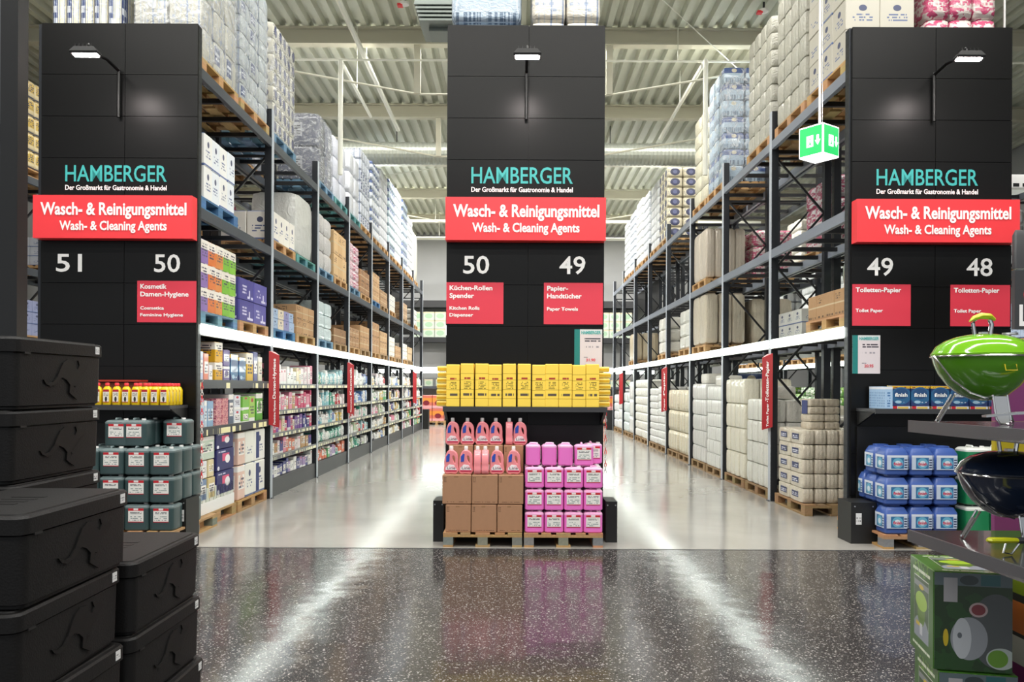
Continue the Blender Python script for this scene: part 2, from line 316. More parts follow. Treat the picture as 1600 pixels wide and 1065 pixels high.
# ------------------------------------------------------------------ mesh builder
class MB:
    def __init__(s): s.v = []; s.f = []; s.m = []; s.sm = []
    def add(s, vs, fs, m=0, smooth=False):
        b = len(s.v); s.v += [tuple(x) for x in vs]
        for f in fs: s.f.append([b + i for i in f]); s.m.append(m); s.sm.append(smooth)
        return s
    def box(s, x0, x1, y0, y1, z0, z1, m=0):
        vs = [(x, y, z) for z in (z0, z1) for y in (y0, y1) for x in (x0, x1)]
        return s.add(vs, [(0, 2, 3, 1), (4, 5, 7, 6), (0, 1, 5, 4), (2, 6, 7, 3), (0, 4, 6, 2), (1, 3, 7, 5)], m)
    def prism(s, poly, fn, a0, a1, m=0, smooth=False):
        n = len(poly)
        vs = [fn(p, a0) for p in poly] + [fn(p, a1) for p in poly]
        s.add(vs, [tuple(range(n))[::-1], tuple(range(n, 2 * n))], m)
        b = len(s.v) - 2 * n
        for i in range(n):
            j = (i + 1) % n
            s.f.append([b + i, b + j, b + n + j, b + n + i]); s.m.append(m); s.sm.append(smooth)
        return s
    def tube(s, pts, r, n=8, m=0, caps=True):
        pts = [Vector(p) for p in pts]; rs = r if isinstance(r, (list, tuple)) else [r] * len(pts)
        b = len(s.v)
        for i, p in enumerate(pts):
            d = (pts[min(i + 1, len(pts) - 1)] - pts[max(i - 1, 0)]).normalized()
            a = d.cross(Vector((0, 0, 1)) if abs(d.z) < 0.9 else Vector((1, 0, 0))).normalized(); c = d.cross(a)
            for j in range(n):
                t = 2 * PI * j / n
                s.v.append(tuple(p + (a * math.cos(t) + c * math.sin(t)) * rs[i]))
        for i in range(len(pts) - 1):
            for j in range(n):
                k = (j + 1) % n
                s.f.append([b + i * n + j, b + i * n + k, b + (i + 1) * n + k, b + (i + 1) * n + j]); s.m.append(m); s.sm.append(True)
        if caps:
            s.f.append([b + j for j in range(n)][::-1]); s.m.append(m); s.sm.append(False)
            e = b + (len(pts) - 1) * n
            s.f.append([e + j for j in range(n)]); s.m.append(m); s.sm.append(False)
        return s
    def bar(s, p0, p1, w, h, m=0):
        p0, p1 = Vector(p0), Vector(p1); d = (p1 - p0).normalized()
        a = d.cross(Vector((0, 0, 1)) if abs(d.z) < 0.9 else Vector((0, 1, 0))).normalized(); c = d.cross(a)
        vs = [p + a * (sx * w / 2) + c * (sz * h / 2) for p in (p0, p1) for sz in (-1, 1) for sx in (-1, 1)]
        return s.add(vs, [(0, 2, 3, 1), (4, 5, 7, 6), (0, 1, 5, 4), (2, 6, 7, 3), (0, 4, 6, 2), (1, 3, 7, 5)], m)
    def loft(s, rings, m=0, smooth=True, cap=True):
        """rings: list of equal-length point lists"""
        b = len(s.v); n = len(rings[0])
        for r in rings: s.v += [tuple(p) for p in r]
        for i in range(len(rings) - 1):
            for j in range(n):
                k = (j + 1) % n
                s.f.append([b + i * n + j, b + i * n + k, b + (i + 1) * n + k, b + (i + 1) * n + j]); s.m.append(m); s.sm.append(smooth)
        if cap:
            s.f.append([b + j for j in range(n)][::-1]); s.m.append(m); s.sm.append(False)
            e = b + (len(rings) - 1) * n
            s.f.append([e + j for j in range(n)]); s.m.append(m); s.sm.append(False)
        return s
    def lathe(s, prof, n=32, m=0, c=(0, 0)):
        return s.loft([[(c[0] + r * math.cos(2 * PI * j / n), c[1] + r * math.sin(2 * PI * j / n), z) for j in range(n)] for r, z in prof], m)
    def rbox(s, w, d, prof, r, m=0, cx=0, cy=0, seg=3, smooth=True):
        """rounded-rectangle loft; prof = list of (inset, z)"""
        rings = []
        for ins, z in prof:
            hw, hd, rr = w / 2 - ins, d / 2 - ins, max(r - ins * 0.5, 0.002)
            ring = []
            for qx, qy, a0 in ((1, 1, 0), (-1, 1, 90), (-1, -1, 180), (1, -1, 270)):
                for t in range(seg + 1):
                    a = math.radians(a0 + 90 * t / seg)
                    ring.append((cx + qx * (hw - rr) + rr * math.cos(a), cy + qy * (hd - rr) + rr * math.sin(a), z))
            rings.append(ring)
        return s.loft(rings, m, smooth)
    def mesh(s, name, mats):
        me = bpy.data.meshes.new(name); me.from_pydata(s.v, [], s.f)
        for mt in (mats if isinstance(mats, (list, tuple)) else [mats]): me.materials.append(M[mt] if isinstance(mt, str) else mt)
        me.polygons.foreach_set('material_index', s.m); me.polygons.foreach_set('use_smooth', s.sm)
        if any(s.sm): me.set_sharp_from_angle(angle=math.radians(38))
        box_uv(me); return me

def box_uv(me):
    if not me.vertices: return
    co = [v.co for v in me.vertices]
    lo = [min(c[i] for c in co) for i in range(3)]; hi = [max(c[i] for c in co) for i in range(3)]
    sz = [max(hi[i] - lo[i], 1e-6) for i in range(3)]
    uvl = me.uv_layers.new(name='UVMap').data
    for p in me.polygons:
        nx, ny, nz = p.normal
        a = (abs(nx), abs(ny), abs(nz)); ax = a.index(max(a))
        for li in p.loop_indices:
            c = co[me.loops[li].vertex_index]; q = [(c[i] - lo[i]) / sz[i] for i in range(3)]
            if ax == 0: uvl[li].uv = ((q[1] if nx > 0 else 1 - q[1]), q[2])
            elif ax == 1: uvl[li].uv = ((q[0] if ny < 0 else 1 - q[0]), q[2])
            else: uvl[li].uv = (q[0], q[1])

def ob(name, me, parent=None, loc=(0, 0, 0), scale=None, rz=0, color=None, label=None, rot=None):
    o = bpy.data.objects.new(name, me); COL.objects.link(o)
    o.location = loc
    if scale: o.scale = scale
    if rot: o.rotation_euler = rot
    elif rz: o.rotation_euler = (0, 0, rz)
    if parent: o.parent = parent
    if color is not None: o.color = L4(color)
    if label: o['label'] = label
    return o
def tag(o, label, cat, group=None):
    o['label'] = label; o['category'] = cat
    if group: o['group'] = group
    return o
def thing(name, label, cat, loc=(0, 0, 0), rz=0, group=None):
    o = bpy.data.objects.new(name, None); COL.objects.link(o); o.empty_display_size = 0.1
    o.location = loc; o.rotation_euler = (0, 0, rz)
    return tag(o, label, cat, group)
def struct(name, me, **kw):
    o = ob(name, me, **kw); o['kind'] = 'structure'; return o
KIDS = {}
def dup(root, loc, rz=None, label=None, color=None, group=None):
    """copy a thing with copies of its parts and sub-parts"""
    r = root.copy(); COL.objects.link(r); r.location = loc
    if rz is not None: r.rotation_euler = (0, 0, rz)
    if label: r['label'] = label
    if group: r['group'] = group
    def cp(src, dst, lvl):
        ch = KIDS.get(src.name)
        if ch is None:
            ch = [c for c in COL.objects if c.parent == src]; KIDS[src.name] = ch
        for c in ch:
            d = c.copy(); COL.objects.link(d); d.parent = dst
            if color is not None and lvl == 0: d.color = L4(color)
            cp(c, d, lvl + 1)
            KIDS[d.name] = []
    cp(root, r, 0)
    return r

_tc = {}
def text_me(s, w, h, mat, plane='front', bold=0.018, depth=0.004, spacing=1.0):
    """mesh of a text line, lower left at 0, width w, cap height h; front: faces -Y"""
    key = (s, w, h, mat, plane, bold)
    if key in _tc: return _tc[key]
    cu = bpy.data.curves.new('lettering', 'FONT'); cu.body = s; cu.size = 1.0; cu.offset = bold; cu.space_character = spacing
    cu.resolution_u = 3; cu.extrude = 0.0
    o = bpy.data.objects.new('tmp_text', cu); COL.objects.link(o)
    dg = bpy.context.evaluated_depsgraph_get()
    me = bpy.data.meshes.new_from_object(o.evaluated_get(dg))
    bpy.data.objects.remove(o); bpy.data.curves.remove(cu)
    xs = [v.co.x for v in me.vertices]; x0, x1 = min(xs), max(xs)
    kx = w / (x1 - x0); ky = h / 0.73
    n = len(me.vertices)
    for v in me.vertices:
        x, y = (v.co.x - x0) * kx, v.co.y * ky
        v.co = (x, 0, y) if plane == 'front' else (x, y, 0)
    me.name = 'lettering'
    me.materials.clear(); me.materials.append(M[mat])
    if not me.uv_layers: me.uv_layers.new(name='UVMap')
    _tc[key] = me
    return me

# unit meshes -------------------------------------------------------
def cham_box(ch=0.02):
    b = MB()
    z = [0, ch, 1 - ch, 1]; ins = [ch, 0, 0, ch]
    rings = []
    for zz, i in zip(z, ins):
        h = 0.5 - i; c = ch
        rings.append([(h - c, -h, zz), (h, -h + c, zz), (h, h - c, zz), (h - c, h, zz), (-h + c, h, zz), (-h, h - c, zz), (-h, -h + c, zz), (-h + c, -h, zz)])
    b.loft(rings, smooth=False)
    return b
def pillow(n=5, p=9.0, creases=0):
    """rounded unit box, bottom centre origin"""
    b = MB(); idx = {}
    def vert(x, y, z):
        key = (round(x, 4), round(y, 4), round(z, 4))
        if key not in idx:
            l = (abs(x) ** p + abs(y) ** p + abs(z) ** p) ** (1 / p)
            k = 1.0 / l
            zz = z * k
            sq = 1.0 - (0.05 * max(0, math.cos(zz * PI * (creases + 0.0)) * -1) if creases else 0)
            idx[key] = len(b.v); b.v.append((x * k * 0.5 * sq, y * k * 0.5 * sq, zz * 0.5 + 0.5))
        return idx[key]
    t = [-1 + 2 * i / n for i in range(n + 1)]
    for ax in range(3):
        for sg in (-1, 1):
            for i in range(n):
                for j in range(n):
                    q = []
                    for a, c in ((t[i], t[j]), (t[i + 1], t[j]), (t[i + 1], t[j + 1]), (t[i], t[j + 1])):
                        p3 = [0, 0, 0]; p3[ax] = sg; p3[(ax + 1) % 3] = a; p3[(ax + 2) % 3] = c; q.append(vert(*p3))
                    if sg < 0: q.reverse()
                    b.f.append(q); b.m.append(0); b.sm.append(True)
    return b
CH = cham_box(); CHM = {}
PI4 = pillow(); PLM = {}
PC = pillow(6, 7.0, 2); PCM = {}
def cmesh(mat):
    if mat not in CHM: CHM[mat] = CH.mesh('carton', mat)
    return CHM[mat]
def pmesh(mat, crease=False):
    d = PCM if crease else PLM
    if mat not in d: d[mat] = (PC if crease else PI4).mesh('pack', mat)
    return d[mat]

ORD = ['first', 'second', 'third', 'fourth', 'fifth', 'sixth', 'seventh', 'eighth', 'ninth', 'tenth', 'eleventh', 'twelfth', 'thirteenth', 'fourteenth', 'fifteenth', 'sixteenth', 'seventeenth', 'eighteenth', 'nineteenth', 'twentieth']
BAY = ['front', 'second', 'third', 'fourth', 'fifth', 'sixth', 'seventh', 'rear']
LEVN = ['floor', 'lit level', 'middle level', 'top level']
LZ = [0.0, 2.32, 3.61, 5.17]
Y0, DY = 9.02, 2.70
def YP(k): return Y0 + DY * k
XL, XR, DEP = -3.52, 3.66, 0.86

# ------------------------------------------------------------------ setting
struct('floor', MB().box(-14, 14, -5, 8.17, -0.1, 0).mesh('floor', 'terrazzo'))
struct('floor.001', MB().box(-14, 14, 8.17, 36.5, -0.1, 0).mesh('floor', 'concrete'))
struct('trim_1', MB().box(-14, 14, 8.155, 8.175, -0.05, 0.002).mesh('joint', 'grey_plastic'))
struct('wall_back', MB().box(-14, 14, 36.2, 36.5, 0, 8.8).mesh('wall', 'wall'))
struct('wall_left', MB().box(-14.2, -14, -5, 36.5, 0, 8.8).mesh('wall', 'wall'))
struct('wall_right', MB().box(14, 14.2, -5, 36.5, 0, 8.8).mesh('wall', 'wall'))
b = MB(); per = 0.27; xx = -14.0; prof = []
while xx < 14:
    prof += [(xx, 8.36), (xx + per * .42, 8.36), (xx + per * .55, 8.47), (xx + per * .87, 8.47)]; xx += per
vs = [(x, -5, z) for x, z in prof] + [(x, 36.5, z) for x, z in prof]; n = len(prof)
b.add(vs, [(i, i + 1, n + i + 1, n + i) for i in range(n - 1)])
struct('ceiling', b.mesh('deck', 'roof_white'))
struct('ceiling.001', MB().box(-14, 14, -5, 36.5, 8.52, 8.6).mesh('roof', 'roof_white'))
for by in BEAM_Y:
    b = MB(); b.box(-14, 14, by - 0.1, by + 0.1, 8.03, 8.06); b.box(-14, 14, by - 0.02, by + 0.02, 8.06, 8.32); b.box(-14, 14, by - 0.1, by + 0.1, 8.32, 8.35)
    struct('ceiling_beam', b.mesh('beam', 'roof_beam'))
# under-trussed beams
for by, lb in ((15.3, 'tie chord with two posts under the first roof beam in view'), (19.45, 'tie chord with two posts under the second roof beam in view'), (27.75, 'tie chord with two posts under a far roof beam')):
    t = thing('beam_tie', lb, 'truss', (0, by, 0))
    ob('chord', MB().tube([(-6.5, 0, 7.95), (-1.88, 0, 7.12), (1.73, 0, 7.12), (6.5, 0, 7.95)], .02, 6).mesh('chord', 'roof_beam'), t)
    for x in (-1.88, 1.73): ob('strut', MB().box(x - .06, x + .06, -.05, .05, 7.12, 8.03).mesh('strut', 'roof_beam'), t)
for i, (x, ya, yb, z, r, lb) in enumerate([(-2.87, 3, 19.6, 7.8, 0.05, 'long white sprinkler pipe running overhead above the left aisle'),
                                          (-3.26, 15.0, 18.1, 7.62, 0.035, 'short thin white pipe beside the long one above left aisle'),
                                          (3.45, 14.9, 19.6, 7.62, 0.04, 'white sprinkler pipe slanting over the right aisle')]):
    t = thing('sprinkler_pipe', lb, 'pipe', (x, ya, z))
    ob('main_pipe', MB().tube([(0, 0, 0), (0, yb - ya, 0)], r).mesh('pipe', 'pipe'), t)
    for q in range(1, 4 if i == 0 else 2):
        yy = (yb - ya) * q / (4 if i == 0 else 2)
        ob('hanger', MB().tube([(0, yy, 0), (0, yy, 8.34 - z)], 0.008, 5).mesh('rod', 'pipe'), t)
    if i: ob('drop_pipe', MB().tube([(0, 0, 0), (0, 0, -2.1)], 0.045).mesh('pipe', 'pipe'), t)
for x, y, z0, z1, xb, lb in [(-7, 15.2, 7.72, 7.72, 10, 'thin horizontal conduit below the first visible roof beam'), (-9, 30.0, 7.72, 7.72, 9, 'white pipe crossing the hall before the back wall'),
                             (-9, 31.5, 7.35, 7.35, 9, 'lower white pipe crossing the hall near the back wall'), (-9, 22.5, 7.9, 7.9, 9, 'conduit behind the round duct')]:
    t = thing('conduit', lb, 'pipe', (0, y, 0))
    ob('pipe_run', MB().tube([(x, 0, z0), (xb, 0, z1)], 0.06 if y > 28 else 0.022).mesh('pipe', 'pipe'), t)
    for q in (-6, -3, 0, 3, 6): ob('hanger', MB().tube([(q, 0, z0), (q, 0, 8.37)], .008, 5).mesh('rod', 'pipe'), t)
for (p0, p1, lb) in [((-6.2, 22.3, 7.0), (-0.3, 22.3, 7.9), 'long slanting tie rod above the stored pallets at left'), ((1.9, 13.0, 8.2), (5.2, 17.0, 7.75), 'thin slanting rod over the right aisle')]:
    tag(ob('tie_rod', MB().tube([p0, p1], 0.009, 6).mesh('rod', 'pipe')), lb, 'rod')
b = MB(); pr = []
yy = -7.5
while yy < 7.5:
    pr += [(0.27, yy), (0.285, yy + 0.05)]; yy += 0.1
b.loft([[(z, 20.95 + r * math.cos(2 * PI * j / 20), 7.62 + r * math.sin(2 * PI * j / 20)) for j in range(20)] for r, z in pr], smooth=False)
t = thing('round_duct', 'round spiral ventilation duct crossing the hall under the roof', 'duct', (0, 0, 0))
ob('duct_tube', b.mesh('duct', 'duct'), t)
for x in (-6, -3.1, 0, 2.4, 5): ob('hanger', MB().tube([(x, 20.95, 7.9), (x, 20.95, 8.35)], 0.012, 5).mesh('rod', 'rack_dark'), t)
t = thing('roof_ventilation_unit', 'grey louvred ventilation unit under the roof left of middle pillar top', 'vent', (-1.25, 12.6, 7.02))
ob('housing', MB().box(-0.3, 0.6, -0.4, 0.4, 0.35, 1.3).mesh('housing', 'vent'), t)
for i in range(5):
    ob('louvre', MB().add([(-0.3 + i * .02, -0.46, .34 - i * .06), (0.6, -0.46, .34 - i * .06), (0.6, 0.4, .38 - i * .06), (-0.3 + i * .02, 0.4, .38 - i * .06),
                           (-0.3 + i * .02, -0.46, .31 - i * .06), (0.6, -0.46, .31 - i * .06), (0.6, 0.4, .35 - i * .06), (-0.3 + i * .02, 0.4, .35 - i * .06)],
                          [(0, 1, 2, 3), (7, 6, 5, 4), (0, 4, 5, 1), (1, 5, 6, 2), (2, 6, 7, 3), (3, 7, 4, 0)]).mesh('louvre', 'vent'), t)
ob('neck', MB().box(-0.1, 0.4, -0.2, 0.2, 0.02, 0.35).mesh('neck', 'vent'), t)
for x, y, lb in [(-1.95, 14.0, 'small smoke alarm on the roof deck left of the middle pillar'), (4.3, 14.2, 'small smoke alarm on the roof deck right of the middle pillar')]:
    t = thing('smoke_detector', lb, 'detector', (x, y, 8.16))
    ob('stem', MB().tube([(0, 0, .08), (0, 0, .2)], .02, 8).mesh('stem', 'rack_dark'), t)
    ob('body', MB().lathe([(.02, 0), (.08, .03), (.08, .07), (.03, .09)], 14).mesh('body', 'cap_white'), t)
    ob('red_tag', MB().box(-.12, -.03, -.05, .05, .0, .04).mesh('tag', 'red_banner'), t)

# ------------------------------------------------------------------ racks
def rack(name, label, xf, sgn, nb, detail, levels=(1, 2, 3), lit=True, k0=0, crossbars=True, ytop=5.6, ystart=None, depth=DEP, beam_mat='rack'):
    """xf: aisle face x, body extends towards sgn; posts, beams, braces are parts"""
    ys = Y0 if ystart is None else ystart
    t = thing(name, label, 'rack', (xf, ys, 0))
    pm = MB().box(-.05, .05, -.05, .05, 0, ytop).mesh('post', 'post')
    facem = MB().box(-.004, .004, -.05, .05, .0, ytop).mesh('painted_lit_face', 'post_lit_tone')  # thin added strip, shows the post's lit side by colour
    fm = MB().box(-.08, .08, -.045, .045, 0, .012).mesh('foot', 'rack')
    zs = [0.25 + i * 0.78 for i in range(7)]
    bA = [MB().bar((sgn * .09, 0, za), (sgn * (depth - .09), 0, za + .78), .03, .03).mesh('brace', 'rack_dark') for za in [0]][0]
    bB = MB().bar((sgn * (depth - .09), 0, 0), (sgn * .09, 0, .78), .03, .03).mesh('brace', 'rack_dark')
    bH = MB().bar((sgn * .09, 0, 0), (sgn * (depth - .09), 0, 0), .035, .035).mesh('brace', 'rack_dark')
    far = MB()
    for i, z in enumerate(zs[:-1]):
        if i % 2: far.bar((sgn * (depth - .09), 0, z), (sgn * .09, 0, z + .78), .03, .03)
        else: far.bar((sgn * .09, 0, z), (sgn * (depth - .09), 0, z + .78), .03, .03)
    for z in (zs[0], zs[-1]): far.bar((sgn * .09, 0, z), (sgn * (depth - .09), 0, z), .035, .035)
    farm = far.mesh('brace', 'rack_dark')
    beamm = MB().box(-.025, .025, .05, DY - .05, -.12, 0).mesh('beam', beam_mat)
    whm = MB().box(-.03, .03, .05, DY - .05, -.13, .0).mesh('beam', 'white_steel')
    ledm = MB().box(-.006, .006, .06, DY - .06, -.118, -.012).mesh('light_strip', 'led')
    cbm = MB().box(min(sgn * .05, sgn * (depth - .05)), max(sgn * .05, sgn * (depth - .05)), -.03, .03, -.075, -.02).mesh('crossbar', 'rack_dark')
    for k in range(k0, nb + 1):
        y = DY * k
        for x in (sgn * .05, sgn * (depth - .05)):
            ob('post', pm, t, (x, y, 0))
            if detail and k > 0 and abs(x) < .1: ob('painted_lit_face', facem, t, (0, y, 0))
            if detail: ob('foot_plate', fm, t, (x, y, 0))
        if detail and k <= 3:
            for i, z in enumerate(zs[:-1]): ob('brace', bB if i % 2 else bA, t, (0, y, z))
            for z in (zs[0], zs[-1]): ob('brace', bH, t, (0, y, z))
        else: ob('brace', farm, t, (0, y, 0))
        if k < nb:
            for L in levels:
                if L == 1 and lit:
                    ob('white_beam', whm, t, (sgn * .0 + sgn * .03, y, LZ[L]))
                    ob('light_strip', ledm, t, (-sgn * .008, y, LZ[L]))
                else: ob('beam', beamm, t, (sgn * .025, y, LZ[L]))
                ob('beam', beamm, t, (sgn * (depth - .025), y, LZ[L]))
                if crossbars:
                    for q in (0.35, 1.0, 1.68, 2.33): ob('crossbar', cbm, t, (0, y + q, LZ[L]))
    return t
RLA = rack('pallet_rack', 'black steel pallet rack with lit shelves along left side of left aisle', XL, -1, 8, True)
RRA = rack('pallet_rack', 'black steel pallet rack holding paper rolls along right side of right aisle', XR, 1, 8, True, beam_mat='rack_lit_tone')
RLB = rack('pallet_rack', 'second pallet rack row standing behind the left aisle rack', XL - .9 - DEP, 1, 8, False)
RRB = rack('pallet_rack', 'second pallet rack row standing behind the right aisle rack', XR + .9 + DEP, -1, 8, False)
RCA = rack('pallet_rack', 'pallet rack behind the middle pillar facing the left aisle', -.77, 1, 8, False, crossbars=False)
RCB = rack('pallet_rack', 'pallet rack behind the middle pillar facing the right aisle', .965, -1, 8, False, crossbars=False)
RFL = rack('pallet_rack', 'distant pallet rack seen left of the left pillar', -8.3, -1, 7, False)
RFR = rack('pallet_rack', 'distant pallet rack seen through the right rack', 8.3, 1, 8, False)
# dark end panels on the last bays of the aisle racks
for r_, s_ in ((RLA, -1), (RRA, 1)):
    ob('back_panel', MB().box(min(s_ * .835, s_ * .85), max(s_ * .835, s_ * .85), DY * (7.02 if s_ < 0 else 6.03), DY * 7.98, 2.4, 5.5).mesh('back_panel', 'panel'), r_)

# rack ID flags: small blade signs on posts, V-shaped
def blade(x, y, s_, txt, label, h=1.1, z0=1.02):
    d = .11
    t = thing('aisle_blade_sign', label, 'sign', (x, y, z0))
    b = MB(); poly = [(0, -.14), (s_ * d, 0), (0, .14)]
    b.add([(p[0], p[1], 0 if i == 1 else .05) for i, p in enumerate(poly)] + [(p[0], p[1], h - (.0 if i != 1 else .06)) for i, p in enumerate(poly)],
          [(0, 1, 2), (5, 4, 3), (0, 3, 4, 1), (1, 4, 5, 2), (2, 5, 3, 0)])
    ob('sign_body', b.mesh('blade', 'red_blade'), t)
    if txt:
        me = text_me(txt[0], h * .52, .05, 'white_ink', 'front', .02); me2 = text_me(txt[1], h * .34, .036, 'white_ink', 'front', .02)
        ang = math.atan2(.14, s_ * d)
        for m_, zz, off in ((me, .42, .6), (me2, .05, .6)):
            # text runs upward on the camera side face
            o = ob('lettering', m_, t)
            # build basis: text x -> +z, text z(cap) -> towards -face direction
            fx = Vector((s_ * d, .14, 0)).normalized() * (1 if s_ > 0 else -1)   # rightwards on screen
            nrm = Vector((fx.y, -fx.x, 0)) if True else None
            if nrm.y > 0: nrm = -nrm
            from mathutils import Matrix
            up = Vector((0, 0, 1))
            X = up; Z = -fx; Y = Z.cross(X)
            R = Matrix((X, Y, Z)).transposed().to_4x4()
            start = Vector((s_ * d * .5, -.14 * .5, 0)) + fx * (.022) + nrm * .004
            o.matrix_local = Matrix.Translation(start + Vector((0, 0, zz))) @ R
    return t
blade(XL + .0, YP(1), 1, ('Damen-Hygiene', 'Feminine Hygiene •'), 'red blade sign reading Damen-Hygiene on first left aisle post')
blade(XL + .0, YP(3), 1, ('Kosmetik', 'Cosmetica •'), 'red blade sign on the third post of the left aisle')
blade(XL + .0, YP(7), 1, None, 'small far red blade sign on the last posts of the left aisle')
blade(XR - .0, YP(1), -1, ('Toiletten-Papier', 'Toilet Paper •'), 'red blade sign reading Toiletten-Papier on first right aisle post')
blade(XR - .0, YP(4), -1, ('Papier', 'Paper •'), 'red blade sign halfway down the right aisle')
blade(XR - .0, YP(7), -1, None, 'small far red blade sign near the end of the right aisle')

# ------------------------------------------------------------------ pallets
WOODC = {'wood': '#c39a68', 'old': '#a5865f', 'blue': '#4f7fae', 'bluegrey': '#6f93ad', 'teal': '#5f9c9c', 'dark': '#4a4d55'}
PB = {}
def pal_boxes():
    r = []
    for i, x in enumerate((-.3275, -.175, 0, .175, .3275)):
        w_ = .145 if i in (0, 2, 4) else .1
        r.append(('top_board', (w_, 1.2, .022), (x, 0, .122)))
    for y in (-.5275, 0, .5275): r.append(('cross_board', (.8, .145, .022), (0, y, .1)))
    for y in (-.5275, 0, .5275):
        for x, w_ in ((-.35, .1), (0, .1), (.35, .1)): r.append(('block', (w_, .145, .078), (x, y, .022)))
    for x, w_ in ((-.35, .1), (0, .145), (.35, .1)): r.append(('bottom_board', (w_, 1.2, .022), (x, 0, 0)))
    return r
_pb = pal_boxes(); _pm = {}
for nm, s3, l3 in _pb:
    if (nm, s3) not in _pm: _pm[(nm, s3)] = MB().box(-s3[0] / 2, s3[0] / 2, -s3[1] / 2, s3[1] / 2, 0, s3[2]).mesh(nm, 'wood')
b = MB()
for nm, s3, l3 in _pb: b.box(l3[0] - s3[0] / 2, l3[0] + s3[0] / 2, l3[1] - s3[1] / 2, l3[1] + s3[1] / 2, l3[2], l3[2] + s3[2])
_pwhole = b.mesh('pallet', 'wood')
def pallet(x, y, z, colr, label, detail=False, group=None, rz=0):
    if not detail:
        o = ob('pallet', _pwhole, None, (x, y, z), rz=rz, color=WOODC[colr]); return tag(o, label, 'pallet', group)
    t = thing('pallet', label, 'pallet', (x, y, z), rz, group)
    for nm, s3, l3 in _pb:
        c = [q * rng.uniform(.85, 1.08) for q in lin('#8f8d88' if (nm == 'block' and y < 9) else WOODC[colr])]
        o = ob(nm, _pm[(nm, s3)], t, l3); o.color = (*c, 1)
    return t

# ------------------------------------------------------------------ pallet loads
def load(side, row, k, slot, lev, h, kind, colr, n=(2, 3, 4), pal='wood', ln=1.14, wd=.78, desc=None, jit=.006, off=0.0):
    """a pallet and its wrapped load in the rack; side L/R, row A (aisle) or B (behind)"""
    sg = -1 if side == 'L' else 1
    xf = XL if side == 'L' else XR
    if row == 'A': xc = xf + sg * (.02 + .4)
    else: xc = xf + sg * (.9 + DEP - .02 - .4)
    if row == 'C': xc = -.77 + .42
    if row == 'D': xc = .965 - .42
    if row == 'F': xc = -8.3 - .42 if side == 'L' else 8.3 + .42
    yc = YP(k) + (.70 if slot == 'a' else 1.99) + off
    z = LZ[lev]
    near = YP(k) < 14 and row == 'A'
    half = 'near' if slot == 'a' else 'far'
    rn = {'A': ('left' if side == 'L' else 'right') + ' aisle rack', 'B': ('left' if side == 'L' else 'right') + ' rear row', 'C': 'middle rack', 'D': 'middle rack right row',
          'F': 'distant ' + ('left' if side == 'L' else 'right') + ' rack'}[row]
    where = f"{half} half {BAY[k]} bay, {LEVN[lev]}, {rn}"
    pallet(xc, yc, z, pal, f"{ {'wood': 'wooden', 'old': 'worn wooden', 'blue': 'blue', 'bluegrey': 'pale blue', 'teal': 'teal', 'dark': 'dark'}[pal] } pallet, {where}", near, 'pallets under the stored loads')
    d0 = desc or {'soft': 'white wrapped roll packs', 'carton': 'brown cartons'}.get(kind, 'wrapped packs')
    t = thing('carton_load' if kind.startswith('carton') else 'wrapped_load', f"{d0}, {where}", 'pallet load', (xc, yc, z + .1455), 0, None)
    nx, ny, nz = n; sx, sy, sz = wd / nx, ln / ny, h / nz
    cart = kind.startswith('carton')
    me = cmesh(kind) if cart else pmesh(kind)
    cl = colr if isinstance(colr, list) else [colr]
    detail = YP(k) < 15.5 and row in 'A'
    if detail:
        for iz in range(nz):
            for iy in range(ny):
                for ix in range(nx):
                    if not (iz == nz - 1 or iy == 0 or (ix == nx - 1 if side == 'L' else ix == 0)): continue
                    o = ob('carton' if cart else 'pack', me, t, (-wd / 2 + sx * (ix + .5) + rng.uniform(-jit, jit), -ln / 2 + sy * (iy + .5) + rng.uniform(-jit, jit), sz * iz),
                           (sx * .985, sy * .985, sz * (.998 if cart else 1.02)))
                    o.color = L4(cl[(iy) % len(cl)])
        if kind in ('packdark', 'packnavy', 'packcircle', 'packblue') :
            ob('stretch_film', filmm, t, (0, 0, -.01), (wd + .03, ln + .03, h + .035), label='cloudy clear stretch film')
    else:
        key = (kind, nx, ny)
        if key not in LAY:
            src = CH if cart else PI4
            b = MB()
            for iy in range(ny):
                for ix in range(nx):
                    b.add([((v[0] * .985 + ix + .5) / nx - .5, (v[1] * .985 + iy + .5) / ny - .5, v[2]) for v in src.v], src.f, 0, not cart)
            me2 = bpy.data.meshes.new('layer'); me2.from_pydata(b.v, [], b.f); me2.materials.append(M[kind]); me2.polygons.foreach_set('use_smooth', b.sm)
            # uv per sub-pack
            uvl = me2.uv_layers.new(name='UVMap').data; lo = None
            for p in me2.polygons:
                a = [abs(q) for q in p.normal]; ax = a.index(max(a))
                for li in p.loop_indices:
                    c = me2.vertices[me2.loops[li].vertex_index].co
                    q = [((c.x + .5) * nx) % 1.0, ((c.y + .5) * ny) % 1.0, min(max(c.z, 0), 1)]
                    uvl[li].uv = (q[1], q[2]) if ax == 0 else ((q[0], q[2]) if ax == 1 else (q[0], q[1]))
            LAY[key] = me2
        for iz in range(nz):
            o = ob('carton_layer' if cart else 'pack_layer', LAY[key], t, (rng.uniform(-jit, jit) * .5, rng.uniform(-jit, jit) * .5, sz * iz), (wd, ln, sz * (.998 if cart else 1.01)))
            o.color = L4(cl[iz % len(cl)])
    return t
LAY = {}
filmm = pillow(5, 14.0).mesh('film', 'film')
W1, W2, W3, TAN, BRN, BEI = '#e9ebea', '#dfe3ea', '#f1f1ec', '#cdbd9f', '#b58b62', '#d9d2bf'
